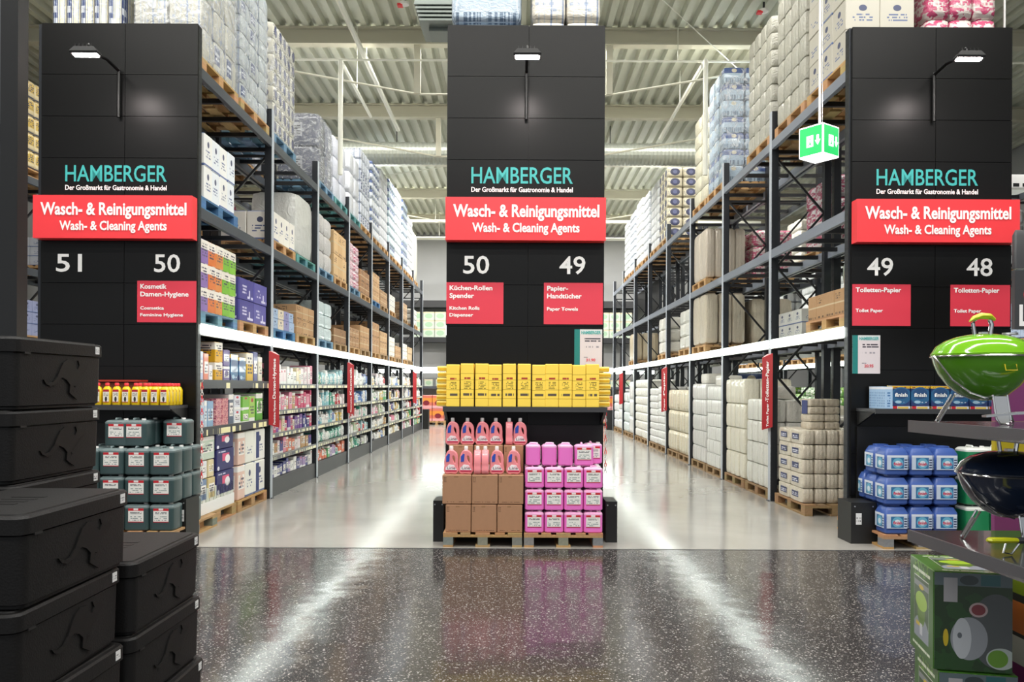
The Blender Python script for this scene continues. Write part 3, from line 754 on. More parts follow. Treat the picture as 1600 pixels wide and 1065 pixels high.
# --- left rack, top level
load('L', 'A', 0, 'a', 3, 1.8, 'packnavy', '#bdbbae', (2, 3, 5), desc='white roll packs with navy corner labels')
load('L', 'A', 0, 'b', 3, 1.75, 'packnavy', '#b3baba', (2, 3, 8), desc='grey banded roll packs with dark labels')
load('L', 'A', 1, 'a', 3, 1.62, 'packcircle', '#c4c1b3', (2, 5, 7), pal='bluegrey', desc='cream packs with navy round prints')
load('L', 'A', 2, 'a', 3, 1.2, 'packdark', '#5c6070', (1, 2, 2), pal='bluegrey', desc='dark goods in cloudy film, white label')
load('L', 'A', 2, 'b', 3, 1.22, 'softpack', '#c9ccd8', (1, 2, 3), pal='teal', desc='lilac white film wrapped packs')
load('L', 'A', 3, 'a', 3, 1.35, 'softpack', '#d5d8e0', (1, 2, 3), pal='teal', desc='pale grey film wrapped packs')
load('L', 'A', 3, 'b', 3, 1.75, 'packnavy', '#d8dce6', (2, 4, 7), desc='pale packs with navy print')
for i, (k_, s_) in enumerate([(4, 'a'), (4, 'b'), (5, 'a'), (5, 'b'), (6, 'a'), (6, 'b')]):
    load('L', 'A', k_, s_, 3, [1.85, 2.0, 2.1, 2.15, 2.15, 1.9][i], 'softpack' if i % 2 else 'packblue', ['#dfe4ec', '#e2e5ec', '#cfe0e6', '#dfe6ec', '#c9d6e2', '#e6e8ec'][i], (2, 4, 8), desc=['tall white', 'taller lilac', 'tall pale blue', 'tallest silvery', 'tall blue tinted', 'tall frosty'][i] + ' wrapped packs')
load('L', 'A', 7, 'a', 3, 1.7, 'softpack', '#cfcbb8', (1, 2, 1), desc='tall beige wrapped block with red mark')
# --- left rack, middle level
load('L', 'A', 0, 'a', 2, .74, 'carton_w', ['#e6e6e2', '#dfe4e8'], (2, 4, 2), 'blue', ln=1.0, desc='white cartons with blue trim')
load('L', 'A', 1, 'a', 2, .42, 'carton_w', '#e7e3da', (2, 4, 1), 'wood', desc='low white strapped cartons')
load('L', 'A', 1, 'b', 2, 1.02, 'softpack', '#cfd0cb', (1, 1, 1), 'teal', desc='grey white foam like wrapped block')
load('L', 'A', 2, 'a', 2, 1.0, 'softpack', '#cbc8c6', (1, 2, 3), 'bluegrey', desc='pale greyish wrapped packs')
load('L', 'A', 2, 'b', 2, .92, 'carton', ['#d2b184', '#c9a678'], (1, 3, 2), 'wood', desc='tan cartons under crossed straps')
load('L', 'A', 3, 'a', 2, .95, 'packpink', '#e7dbe0', (2, 2, 5), 'bluegrey', desc='pink and white printed packs')
load('L', 'A', 3, 'b', 2, .55, 'carton', '#a47c58', (1, 2, 2), 'wood')
load('L', 'A', 4, 'a', 2, .7, 'carton', '#c09a70', (2, 3, 3), 'blue')
load('L', 'A', 4, 'b', 2, .4, 'carton', '#a68460', (2, 2, 2), 'old')
load('L', 'A', 5, 'a', 2, .45, 'carton_w', '#dcd6c8', (2, 3, 3), 'wood', desc='small pale cartons')
load('L', 'A', 6, 'a', 2, .5, 'carton', '#a58a6c', (1, 2, 2), 'old')
load('L', 'A', 7, 'a', 2, .55, 'softpack', '#e6e3dc', (2, 2, 3), 'wood', desc='loose white bags')
# --- left rack, lit beam level
load('L', 'A', 0, 'a', 1, .82, 'carton_col', ['#8b6fae', '#d9793c', '#d98a4a', '#7db83a', '#86c040'], (2, 5, 3), 'bluegrey', desc='orange, pink and green cartons')
load('L', 'A', 0, 'b', 1, .56, 'carton_purple', ['#4b4690', '#5d58a2'], (1, 2, 2), 'wood', desc='purple tissue cartons')
load('L', 'A', 1, 'a', 1, .3, 'carton_w', ['#9db3cf', '#d6c8b0', '#8a86b4'], (2, 4, 2), 'blue', desc='mixed small cartons')
load('L', 'A', 1, 'b', 1, .48, 'carton', ['#b99168', '#c39d73'], (2, 3, 2), 'wood')
load('L', 'A', 2, 'a', 1, .7, 'softpack', '#cfe0e2', (2, 2, 3), 'bluegrey', desc='pale blue loose bags')
load('L', 'A', 2, 'b', 1, .3, 'carton', '#94704e', (2, 2, 1), 'old')
for k_, s_, h_, c_ in [(3, 'a', .42, '#b38b64'), (3, 'b', .55, '#bd956c'), (4, 'a', .75, '#b88f66'), (4, 'b', .6, '#c5a076'), (5, 'a', .55, '#dedbd2'), (5, 'b', .35, '#b9936b'), (6, 'a', .5, '#e2dfd8'), (6, 'b', .45, '#cbb08c')]:
    load('L', 'A', k_, s_, 1, h_, 'carton', c_, (2, 3, 2), 'wood' if s_ == 'a' else 'old')
# --- left rear row
for k_, s_, lv, h_, kd, c_, n_, d_ in [(0, 'a', 3, 1.8, 'packnavy', '#d4cfb8', (5, 3, 2), 'navy and cream tall bags'), (0, 'b', 3, 1.7, 'softpack', '#cfd3d0', (2, 3, 5), None), (1, 'b', 3, 1.3, 'softpack', '#b9bdc8', (2, 3, 5), None),
        (1, 'a', 2, .75, 'packpink', '#cfc6c4', (3, 3, 3), 'red and white cartons'), (0, 'b', 2, .5, 'carton', '#a6763f', (2, 3, 2), None), (2, 'a', 2, .7, 'carton', '#8e6a48', (2, 3, 2), None), (3, 'a', 2, .8, 'carton', '#a9835c', (2, 3, 3), None),
        (0, 'b', 1, .5, 'carton_w', '#b9b4ac', (2, 3, 3), 'grey cartons'), (2, 'a', 1, .5, 'carton', '#946c48', (2, 3, 2), None), (4, 'a', 1, .6, 'carton', '#9c7650', (2, 3, 2), None), (1, 'a', 1, .4, 'carton', '#7c6a58', (2, 3, 2), None),
        (1, 'a', 0, .9, 'carton', '#8a6f56', (2, 3, 3), None), (3, 'a', 0, 1.1, 'carton', '#b9956c', (2, 3, 3), None), (5, 'a', 0, 1.1, 'carton', '#b9956c', (2, 3, 3), None)]:
    load('L', 'B', k_, s_, lv, h_, kd, c_, n_, 'wood', desc=d_)
# --- right rack, top level
load('R', 'A', 0, 'a', 3, 2.1, 'carton_w', '#b7b3a6', (2, 3, 6), desc='tall beige cartons')
load('R', 'A', 0, 'b', 3, 2.05, 'softpack', '#bebcae', (2, 4, 7), desc='tall cream wrapped rolls')
load('R', 'A', 1, 'a', 3, 1.75, 'softpack', '#bcbaac', (2, 4, 7), desc='cream wrapped roll columns')
load('R', 'A', 2, 'a', 3, 2.05, 'packblue', '#a9bccc', (2, 3, 7), desc='tall blue and white banded packs')
load('R', 'A', 2, 'b', 3, 1.8, 'softpack', '#dad5bd', (1, 2, 6), desc='cream rolls in glossy film')
load('R', 'A', 4, 'a', 3, 1.72, 'packcircle', '#d8cfb6', (2, 3, 7), desc='beige cartons with dark round prints')
for i, (k_, s_) in enumerate([(4, 'b'), (5, 'a'), (5, 'b'), (6, 'a'), (6, 'b')]):
    load('R', 'A', k_, s_, 3, [1.75, 1.8, 1.9, 1.85, 1.8][i], 'softpack', ['#e6e8ea', '#dfe3ea', '#e9eaea', '#d3dae6', '#e6e9ea'][i], (2, 3, 8), desc=['bright white', 'bluish white', 'plain white', 'silvery', 'milky'][i] + ' wrapped packs')
# --- right rack, middle and lit levels
load('R', 'A', 2, 'b', 2, .98, 'softpack', '#cbbfae', (4, 2, 1), ln=1.1, desc='tan upright roll columns')
load('R', 'A', 2, 'b', 1, 1.0, 'softpack', '#d0c4ae', (3, 2, 1), desc='beige upright roll columns')
load('R', 'A', 3, 'a', 1, .85, 'softpack', '#e8e6dd', (2, 2, 3))
load('R', 'A', 4, 'a', 1, .9, 'softpack', '#e6e3da', (2, 2, 3))
load('R', 'A', 6, 'a', 1, .85, 'softpack', '#c9b99b', (3, 2, 1), desc='tan roll columns')
load('R', 'A', 0, 'a', 1, .3, 'carton', '#b08a62', (2, 4, 1), 'wood', desc='open brown cartons')
# --- right rack, floor level
t = load('R', 'A', 0, 'b', 0, .94, 'softpack', '#ddd2bd', (5, 2, 5), 'old', ln=1.0, desc='beige toilet roll packs with navy prints', off=-.08)
lb_ = MB().box(-.002, .002, -.12, .12, 0, .075)
lbm = lb_.mesh('label', printed('navy_patch', [('t', (.1, .9, .2, .8, 2, 7, .45), '#dfe2ea')], base='#2c3560'))
for i in range(5):
    for y_ in (-.22, .24): ob('print_label', lbm, t, (-.3945, y_ - (.1 if i % 2 else 0) * 0, i * .188 + .06), label='navy printed label')
t = thing('roll_pack', 'tall pack of rolls with navy panel atop the beige packs', 'pack', (XR + .36, YP(0) + 1.75, 1.087))
for iz in range(4):
    for ix in range(2): ob('roll_block', pmesh('softpack'), t, (-.09 + ix * .2, 0, iz * .1), (.2, .36, .1), color='#d6c9b2')
ob('print_label', MB().box(-.195, -.19, -.1, .1, .2, .38).mesh('label', 'navy_ink'), t)
for k_, s_, h_, c_, n_, d_ in [(1, 'a', 1.3, '#e9e7dd', (3, 4, 4), 'ivory roll packs in high columns'), (1, 'b', 1.62, '#f0ead6', (3, 4, 4), 'creamy roll packs in wavy columns'),
        (2, 'a', 1.5, '#f1f0ea', (3, 7, 6), 'crumpled white roll packs'), (2, 'b', 1.55, '#e9e7e2', (3, 6, 5), 'white small roll packs'),
        (3, 'a', 1.42, '#e9dfc4', (2, 4, 3), 'cream tall roll bundles'), (3, 'b', 1.42, '#e6dcc2', (2, 4, 3), 'cream bundles'), (4, 'a', 1.5, '#f1f1ee', (3, 4, 8), 'white crumpled packs'), (4, 'b', 1.45, '#f0efec', (3, 4, 8), 'white packs'),
        (5, 'a', 1.7, '#f2efe6', (2, 4, 7), 'white packs'), (5, 'b', 1.7, '#f1eee4', (2, 4, 7), 'white packs'), (6, 'a', 1.65, '#f3f3f0', (2, 2, 3), 'smooth white packs'), (6, 'b', 1.3, '#dfe9e8', (2, 3, 4), 'pale packs'), (7, 'a', 1.4, '#f3f3f0', (2, 3, 4), 'white packs'), (7, 'b', 1.2, '#eceeee', (2, 3, 4), 'white packs')]:
    load('R', 'A', k_, s_, 0, h_, 'softpack', c_, n_, 'old', desc=d_)
# bumps on top of the columns
for (k_, y_, h_, d_) in [(1, .55, .0, 'single roll pack left on the ivory columns'), (2, .7, .0, 'single white pack on the crumpled stack'), (2, 1.9, .0, 'single white pack further along the third bay')]:
    z_ = .146 + {1: 1.3, 2: 1.5}[k_] + (.05 if y_ > 1.5 else 0) + .01
    tag(ob('roll_pack', pmesh('softpack'), None, (XR + .3, YP(k_) + y_, z_), (.4, .5, .2), color='#f0ece2'), d_, 'pack')
# --- right rear row
for k_, s_, lv, h_, kd, c_, n_, d_ in [(0, 'a', 3, 1.9, 'packpink', '#c9c0ba', (3, 3, 4), 'pink printed round bundles'), (1, 'a', 2, 1.0, 'packpink', '#dcd6d8', (2, 3, 3), 'pink and white film wrapped sacks'), (2, 'b', 2, .95, 'packpink', '#c9bdb8', (2, 3, 3), 'pinkish wrapped sacks'),
        (0, 'b', 1, .95, 'softpack', '#c6d6c4', (1, 2, 3), 'greenish film wrapped packs'), (1, 'b', 1, .45, 'carton_w', '#d3d2cc', (2, 3, 2), 'pale cartons'), (2, 'b', 1, .9, 'softpack', '#cfc4ae', (3, 2, 1), None), (3, 'b', 1, .85, 'softpack', '#bdb6a6', (1, 1, 1), None), (4, 'b', 1, .85, 'softpack', '#c9bfa9', (3, 2, 1), None),
        (0, 'b', 0, .9, 'softpack', '#e1dccb', (2, 3, 4), None), (1, 'a', 0, 1.05, 'softpack', '#e4e0d2', (2, 3, 4), None), (1, 'b', 0, 1.2, 'softpack', '#d8d0bc', (2, 2, 3), None), (2, 'a', 0, 1.2, 'softpack', '#dedacc', (2, 3, 4), None),
        (3, 'a', 0, 1.8, 'packblue', '#d8dfe3', (1, 2, 3), 'white packs with blue wave'), (3, 'b', 0, 1.4, 'softpack', '#e1ddd0', (2, 3, 4), None), (5, 'a', 0, 1.2, 'softpack', '#e1ddd0', (2, 3, 4), None)]:
    load('R', 'B', k_, s_, lv, h_, kd, c_, n_, 'wood', desc=d_)
# --- middle rack tops
load('L', 'C', 0, 'a', 3, 1.6, 'packblue', '#a7b6c4', (1, 3, 4), desc='blue grey roll packs', wd=.8)
load('L', 'D', 0, 'a', 3, 1.7, 'packnavy', '#d3cdc0', (2, 3, 4), desc='white bags with navy crests')
for k_ in (0, 1, 2, 4):
    load('L', 'C', k_, 'b', 1, .9, 'carton', '#b58f66', (2, 3, 3)); load('L', 'D', k_, 'b', 1, .9, 'softpack', '#dcd8cc', (2, 3, 3))
# --- distant racks
for k_ in range(1, 7):
    load('L', 'F', k_, 'a', 3, 1.5, 'packyellow', '#c9b78a', (3, 5, 5), desc='yellowish jar cartons'); load('L', 'F', k_, 'b', 3, 1.5, 'packyellow', '#cfc09a', (3, 5, 5), desc='yellowish jar cartons')
    load('L', 'F', k_, 'a', 2, .5, 'carton_w', '#b9bcc4', (2, 4, 3), desc='grey cartons'); load('L', 'F', k_, 'b', 1, .6, 'carton_w', '#8d93b4', (2, 4, 3), desc='bluish cartons')
    load('L', 'F', k_, 'a', 1, .55, 'carton', '#cdb88c', (2, 4, 3))
for k_ in range(0, 8):
    g = '#8fb84a' if k_ % 2 == 0 else '#dfe6d6'
    load('R', 'F', k_, 'a', 0, 1.5, 'packgreen', g, (2, 3, 6), desc='green printed packs' if k_ % 2 == 0 else 'pale green packs'); load('R', 'F', k_, 'b', 0, 1.3, 'packgreen', '#b9d48e', (2, 3, 5), desc='light green packs')
    load('R', 'F', k_, 'a', 1, .55, 'carton', '#cda86c', (2, 4, 2)); load('R', 'F', k_, 'b', 1, .6, 'carton_w', '#b9c6e0', (2, 4, 2), desc='white and blue cartons')
    if k_ > 1: load('R', 'F', k_, 'a', 2, 1.1, 'softpack', '#d9dcdc', (2, 2, 4))
    if k_ > 3: load('R', 'F', k_, 'b', 3, 1.3, 'softpack', '#d9d4c8', (2, 2, 4))

# open carton flap and dark film on right lit level
tag(ob('open_carton', cmesh('carton'), None, (XR + .42, YP(0) + .36, LZ[1] + .146 + .302), (.44, .4, .24), color='#b38a60'), 'brown open carton atop low cartons, lit level right front bay', 'carton')

# ------------------------------------------------------------------ gondola shelves under the lit beam, left aisle
SH = [0.26, 0.59, 0.92, 1.25, 1.64]
SD = .55
plinth = MB().box(-SD, -.02, .06, DY - .06, .0, .26).mesh('plinth', 'grey_plastic')
shm = MB().box(-SD, -.02, .06, DY - .06, -.03, 0).mesh('shelf', 'grey_plastic')
railm = MB().box(-.02, -.005, .06, DY - .06, -.055, .012).mesh('price_rail', 'price_rail')
railb = MB().box(-.02, -.005, .06, DY - .06, -.07, .03).mesh('price_rail', 'rail_dark')
bpm = MB().box(-SD - .03, -SD, .06, DY - .06, .0, 1.62).mesh('back_panel', 'grey_plastic')
tg = thing('shelving', 'grey five tier shelving with price rails, left aisle behind first bay', 'shelving', (XL, Y0, 0))
for k in range(1, 8):
    y = DY * k
    ob('plinth', plinth, tg, (0, y, 0)); ob('back_panel', bpm, tg, (0, y, 0))
    for z in SH[1:]:
        s_ = ob('shelf', shm, tg, (0, y, z)); ob('price_rail', railm, s_, (0, 0, 0))
t0 = thing('shelving', 'two dark shelves with yellow price tags in the front left bay', 'shelving', (XL, Y0, 0))
for z in (1.12, 1.66):
    s_ = ob('shelf', shm, t0, (0, 0, z)); ob('price_rail', railb, s_, (0, 0, 0))

SHN = ['bottom', 'second', 'middle', 'fourth', 'top']
CN = {'#d2416f': 'magenta', '#e58fa8': 'pink', '#f0dfe2': 'blush', '#f2f1ee': 'white', '#3a3f86': 'navy', '#7b4fa0': 'violet', '#c9a06c': 'tan', '#3fa58c': 'teal', '#58b06a': 'green', '#8fc6cf': 'aqua',
      '#5c86c4': 'blue', '#e07b5a': 'coral', '#d9b44a': 'gold', '#c2343c': 'red', '#3b3f4a': 'charcoal', '#b9c9a8': 'sage', '#a98fc0': 'lilac', '#e8d8b0': 'cream'}
PALS = {
    (1, 4): ['#e58fa8', '#f0dfe2', '#f2f1ee', '#e8d8b0', '#f0dfe2', '#e58fa8'], (1, 3): ['#f2f1ee', '#e58fa8', '#c9a06c', '#d2416f', '#d2416f', '#e58fa8'], (1, 2): ['#f0dfe2', '#e58fa8', '#e8d8b0', '#7b4fa0', '#3a3f86', '#d2416f'],
    (1, 1): ['#f2f1ee', '#e58fa8', '#e07b5a', '#f0dfe2', '#c9a06c', '#3a3f86'], (1, 0): ['#3a3f86', '#3a3f86', '#f2f1ee', '#a98fc0', '#f2f1ee'],
    (2, 4): ['#58b06a', '#8fc6cf', '#8fc6cf', '#f2f1ee', '#3fa58c'], (2, 3): ['#f2f1ee', '#8fc6cf', '#3fa58c', '#c2343c', '#f0dfe2'], (2, 2): ['#5c86c4', '#f2f1ee', '#8fc6cf', '#d9b44a', '#f2f1ee'], (2, 1): ['#3fa58c', '#f2f1ee', '#3fa58c', '#f2f1ee'],
    (2, 0): ['#e07b5a', '#e07b5a', '#a98fc0', '#3fa58c', '#58b06a'], (3, 4): ['#3a3f86', '#f2f1ee', '#f2f1ee', '#5c86c4'], (3, 3): ['#3a3f86', '#5c86c4', '#f2f1ee'], (3, 2): ['#c2343c', '#f0dfe2', '#3fa58c', '#f2f1ee'],
    (3, 1): ['#f2f1ee', '#b9c9a8', '#c2343c', '#8fc6cf'], (3, 0): ['#b9c9a8', '#3fa58c', '#3b3f4a', '#f2f1ee']}
GEN = [['#f2f1ee', '#e8d8b0', '#f2f1ee', '#c9a06c'], ['#f2f1ee', '#e58fa8', '#b9c9a8', '#f2f1ee'], ['#f2f1ee', '#3a3f86', '#d9b44a', '#58b06a'], ['#d9b44a', '#3b3f4a', '#f0dfe2', '#c2343c'], ['#3b3f4a', '#f2f1ee', '#5c86c4', '#e8d8b0']]
bot = MB(); bot.rbox(1, 1, [(.06, 0), (0, .04), (0, .6), (.12, .74), (.32, .82)], .3); bot.rbox(.36, .36, [(.0, .82), (0, 1)], .17, m=1)
botm = bot.mesh('bottle', ['prod', 'cap_white'])
for k in range(1, 8):
    for si, z in enumerate(SH):
        pal_ = PALS.get((k, si)) or GEN[(k + si) % 5]
        top = (SH[si + 1] - .06 if si < 4 else 2.1)
        y = .12; i = 0; lim = DY - .12
        maxn = 20
        while y < lim - .06 and i < maxn:
            if k <= 3: wd_ = rng.uniform(.10, .19)
            else: wd_ = rng.uniform(.16, .3)
            if y + wd_ > lim: break
            ci = pal_[min(len(pal_) - 1, int(y / DY * len(pal_)))] if rng.random() < .75 else rng.choice(pal_)
            avail = (top - z - .02) * (1.0 if si < 4 else rng.uniform(.55, .85))
            h_ = avail * rng.uniform(.62, .98)
            r_ = rng.random(); kd = 'carton'
            if (k, si) in ((2, 4), (2, 1)) or (k > 2 and r_ < .2): kd = 'bag'
            elif k > 1 and r_ < .5: kd = 'bottle'
            nm = {'carton': 'product_box', 'bag': 'product_bag', 'bottle': 'product_bottle'}[kd]
            me = {'carton': cmesh('prod'), 'bag': pmesh('prodbag'), 'bottle': botm}[kd]
            dp = rng.uniform(.25, .42) if kd != 'bottle' else min(wd_, .14)
            o = ob(nm, me, None, (XL - .045 - dp / 2 - rng.uniform(0, .02), YP(k) + y + wd_ / 2, z + .003), (dp, wd_ * .95, h_), color=ci)
            tag(o, f"{CN[ci]} {kd}, {ORD[i]} along the {SHN[si]} shelf, {BAY[k]} bay, left aisle", {'carton': 'box', 'bag': 'bag', 'bottle': 'bottle'}[kd], f"products on the {SHN[si]} shelf")
            # a second layer on some wide boxes
            y += wd_ + rng.uniform(.003, .012); i += 1

# front left bay: shelf goods
def goods(items, z, where, x0=XL - .03, ybase=Y0):
    for j, (y0_, y1_, h_, c_, mat, nz, lb, cat) in enumerate(items):
        for iz in range(nz):
            lv = '' if nz == 1 else [', lowest in its pile', ', second in its pile', ', third in its pile', ', topmost in its pile'][iz if iz < nz - 1 else 3]
            o = ob('product_box', cmesh(mat), None, (x0 - .17, ybase + (y0_ + y1_) / 2, z + .003 + h_ * iz), (.32, (y1_ - y0_) * .96, h_ * .995), color=c_)
            tag(o, f"{lb}{lv}, {where}", cat, 'goods in the front left bay')
def yv(px): return -XL * F / (PX - px) - Y0
goods([(yv(315), yv(323), .35, '#b9c3dc', 'prod', 1, 'pale blue tall carton', 'box'), (yv(324), yv(331), .33, '#e0876e', 'prod', 1, 'white and orange carton', 'box'),
       (yv(332), yv(337.5), .2, '#e8e6ea', 'prod', 1, 'small white carton beside the orange one', 'box'),
       (yv(341), yv(353), .24, '#d8a51e', 'carton_col', 2, 'yellow display carton', 'box'), (yv(354), yv(364), .2, '#6c5b92', 'prod', 2, 'mauve carton', 'box'),
       (yv(365), yv(377), .36, '#2c3268', 'finish_box', 1, 'navy and yellow display carton', 'box'), (yv(378), yv(389), .33, '#2f2f45', 'finish_box', 1, 'dark display carton with yellow frame', 'box'),
       (yv(390), yv(400), .4, '#d9b13a', 'carton_col', 1, 'tall yellow edged carton', 'box'), (yv(400.5), yv(407), .42, '#50578f', 'prod', 1, 'slim navy printed carton', 'box'), (yv(408), yv(414), .36, '#e7e3c9', 'prod', 1, 'cream carton at the far end', 'box')],
      1.66, 'upper shelf, front left bay')
goods([(yv(316), yv(324), .36, '#a9bfda', 'prod', 1, 'blue and white tall carton', 'box'), (yv(325), yv(329), .33, '#c8d9e6', 'prod', 1, 'slim pale carton', 'box'), (yv(330), yv(339), .32, '#8fb0cf', 'prod', 1, 'light blue carton', 'box'),
       (yv(343), yv(352), .115, '#e8b3ae', 'packpink', 3, 'white and red patterned packet', 'packet'), (yv(352.5), yv(362), .115, '#e6aaa4', 'packpink', 3, 'red flecked packet', 'packet'),
       (yv(363), yv(370), .4, '#56657a', 'prod', 1, 'slate carton', 'box'), (yv(371), yv(381), .19, '#dfe3ea', 'prod', 2, 'pale grey carton', 'box'),
       (yv(384), yv(394), .18, '#7cc04a', 'prod', 2, 'lime green carton', 'box'), (yv(394.5), yv(403), .36, '#a6cf62', 'prod', 1, 'light green tall carton', 'box'), (yv(405), yv(415), .4, '#56a63a', 'prod', 1, 'deep green tall carton', 'box')],
      1.12, 'lower shelf, front left bay')
# floor pallets of the front left bay
pallet(XL - .42, Y0 + .68, 0, 'wood', 'wooden pallet under white slotted tray and blue tissue cartons, front left bay', True)
pallet(XL - .42, Y0 + 1.96, 0, 'wood', 'wooden pallet under large white cartons, front left bay floor', True)
zb = .146
tr = thing('display_tray', 'long white tray of slim packets on the nearest floor pallet', 'tray', (XL - .42, Y0 + .68, zb))
ob('tray_body', MB().box(.0, .385, -.58, .58, 0, .13).mesh('tray', 'cap_white'), tr)
for i in range(10):
    ob('packet', cmesh('obj'), tr, (.33, -.52 + i * .115, .131), (.1, .09, .16), color='#d8d9cf' if i % 2 else '#c9cfc0')
for j, (y0_, y1_, z_, h_, c_, mt, lb) in enumerate([
        (.12, .36, .31, .24, '#6f86a8', 'prod', 'pale printed packets, lower left on floor pallet'), (.40, .62, .31, .24, '#d6c28a', 'prod', 'cream printed packets beside blue cartons, lower'),
        (.12, .36, .56, .2, '#dfe3e6', 'prod', 'white packets, middle left on floor pallet'), (.40, .58, .56, .2, '#e3d3a9', 'prod', 'cream packets beside blue cartons, middle'),
        (.12, .60, .77, .27, '#c6d3c2', 'prod', 'grey green slim packets, top left on floor pallet'),
        (.66, 1.26, .31, .28, '#2c2c66', 'carton_tissue', 'dark blue tissue carton, lowest of three'), (.66, 1.26, .595, .26, '#2c2c66', 'carton_tissue', 'dark blue tissue carton, middle of three'), (.64, 1.24, .86, .2, '#2c2c62', 'carton_tissue', 'dark blue tissue carton, topmost of three'),
        (1.4, 1.68, .15, .44, '#e2bfae', 'prod', 'white and peach tall carton, lower'), (1.4, 1.68, .6, .42, '#e2bfae', 'prod', 'white and peach tall carton, upper'),
        (1.69, 2.05, .15, .44, '#e9e8df', 'carton_w', 'large white carton with crest, lower'), (1.69, 2.05, .6, .42, '#e9e8df', 'carton_w', 'large white carton with crest, upper'),
        (2.06, 2.52, .15, .44, '#3a4a7c', 'carton_w', 'large white carton with navy stripe, lower'), (2.06, 2.52, .6, .42, '#3a4a7c', 'carton_w', 'large white carton with navy stripe, upper')]):
    if 'navy stripe' in lb:
        t = thing('carton', lb + ', front left bay', 'carton', (XL - .25, Y0 + (y0_ + y1_) / 2, z_))
        ob('carton_body', cmesh('carton_w'), t, (0, 0, 0), (.42, y1_ - y0_ - .01, h_), color='#eae9e2')
        ob('stripe', MB().box(.2105, .2125, -.16, -.03, .03, h_ - .03).mesh('stripe', 'navy_ink'), t)
    else:
        o = ob('carton', cmesh(mt), None, (XL - .25, Y0 + (y0_ + y1_) / 2, z_), (.42, y1_ - y0_ - .012, h_ - .002), color=c_); tag(o, lb + ', front left bay', 'carton', 'cartons on the front left floor pallets')

# ------------------------------------------------------------------ pillars (end panels) with signs and lamps
def pillar(tagname, x0, x1, nums, signs, seam, lampx, headx, head_y, heady_z=4.96):
    t = thing('end_panel_pillar', f'{tagname} black panelled pillar at the aisle ends with HAMBERGER lettering', 'pillar', ((x0 + x1) / 2, 8.93, 0))
    cx = (x0 + x1) / 2; yf = 8.93
    sx = (seam - PX) / 142.0 - cx
    hw = (x1 - x0) / 2
    rows = [0.02, .45, .91, 1.37, 1.83, 2.29, 2.745, 3.203, 3.66, 4.118, 4.576, 5.034, 5.60]
    for i in range(len(rows) - 1):
        for a, b2 in ((-hw, sx), (sx, hw)):
            ob('panel', MB().box(a + .003, b2 - .003, 0, .02, rows[i] + .003, rows[i + 1] - .003).mesh('panel', 'panel'), t)
    ob('backing', MB().box(-hw, hw, .021, .035, 0, 5.59).mesh('backing', 'panel_edge'), t)
    # lettering
    lx = -hw + (.27)
    ob('brand_lettering', text_me('HAMBERGER', 1.115, .185, 'teal', 'front', .010), t, (lx, -.004, 3.86), label='teal HAMBERGER lettering')
    ob('slogan_lettering', text_me('Der Großmarkt für Gastronomie & Handel', 1.115, .055, 'white_ink', 'front', .02), t, (lx, -.004, 3.765), label='white slogan lettering')
    for s_, xx_ in nums:
        ob('aisle_number', text_me(s_, .285, .2, 'white_ink', 'front', .012), t, (xx_ - cx, -.004, 2.87), label=f'white aisle number {s_}')
    # banner box
    bn = thing('aisle_banner', f'red banner box Wasch- & Reinigungsmittel on the {tagname} pillar', 'sign', (cx, yf, 3.21))
    ob('banner_box', MB().box(-hw, hw, -.145, -.001, 0, .465).mesh('banner', 'red_banner'), bn)
    ob('lettering', text_me('Wasch- & Reinigungsmittel', 1.58, .135, 'white_ink', 'front', .028), bn, (-hw + .083, -.15, .255), label='white German lettering')
    ob('lettering', text_me('Wash- & Cleaning Agents', 1.16, .1, 'white_ink', 'front', .026), bn, (-hw + .29, -.15, .09), label='white English lettering')
    for (xa, xb, lines, nm) in signs:
        sg_ = thing('department_sign', f'red sign {nm}, {tagname} pillar', 'sign', (xa, yf, 2.315))
        ob('sign_plate', MB().box(0, xb - xa, -.006, -.001, 0, .455).mesh('plate', 'red_panel'), sg_)
        for (s_, zz, hh, ww) in lines:
            ob('lettering', text_me(s_, ww, hh, 'white_ink', 'front', .025), sg_, (.035, -.009, zz))
    # lamp
    lamp = thing('flood_lamp', f'black arm flood lamp on the {tagname} pillar', 'lamp', (lampx, yf, 0))
    ob('mounting_tube', MB().tube([(0, -.04, 4.55), (0, -.04, 5.08)], .018, 10).mesh('tube', 'lamp_black'), lamp)
    ob('arm', MB().tube([(0, -.04, 5.06), (0, -.3, 5.08), (0, head_y + .1 - yf, 5.03)], .016, 8).mesh('arm', 'lamp_black'), lamp)
    hd = ob('lamp_head', MB().loft([[(-.1, -.04, .07), (.1, -.04, .07), (.1, .06, .07), (-.1, .06, .07)], [(-.14, -.05, .02), (.14, -.05, .02), (.14, .07, .02), (-.14, .07, .02)], [(-.14, -.04, 0), (.14, -.04, 0), (.14, .06, 0), (-.14, .06, 0)]], smooth=False).mesh('lamp_head', 'lamp_black'), lamp, (0, head_y - yf, 4.955))
    hd.rotation_euler = (math.radians(-4), 0, 0)
    for q in range(5): ob('cooling_fin', MB().box(-.09 + q * .04, -.085 + q * .04, -.035, .055, .07, .1).mesh('fin', 'lamp_black'), hd)
    ob('lit_lens', MB().box(-.12, .12, -.02, .045, -.006, -.001).mesh('lens', 'lamp_glow'), hd, label='glowing white lens')
    ob('bracket', MB().tube([(0, .02, .06), (0, .06, .14), (0, .11, .08)], .012, 6).mesh('bracket', 'lamp_black'), hd)
    return t
def PXX(px): return (px - PX) / 142.0
pillar('left', -5.23, -3.51, [('51', PXX(88)), ('50', PXX(241))], [(PXX(215), PXX(307), [('Kosmetik', .37, .052, .29), ('Damen-Hygiene', .285, .052, .53), ('Cosmetica', .14, .036, .26), ('Feminine Hygiene', .065, .036, .47)], 'Kosmetik Damen-Hygiene')], 194, -4.36, 0, 8.2)
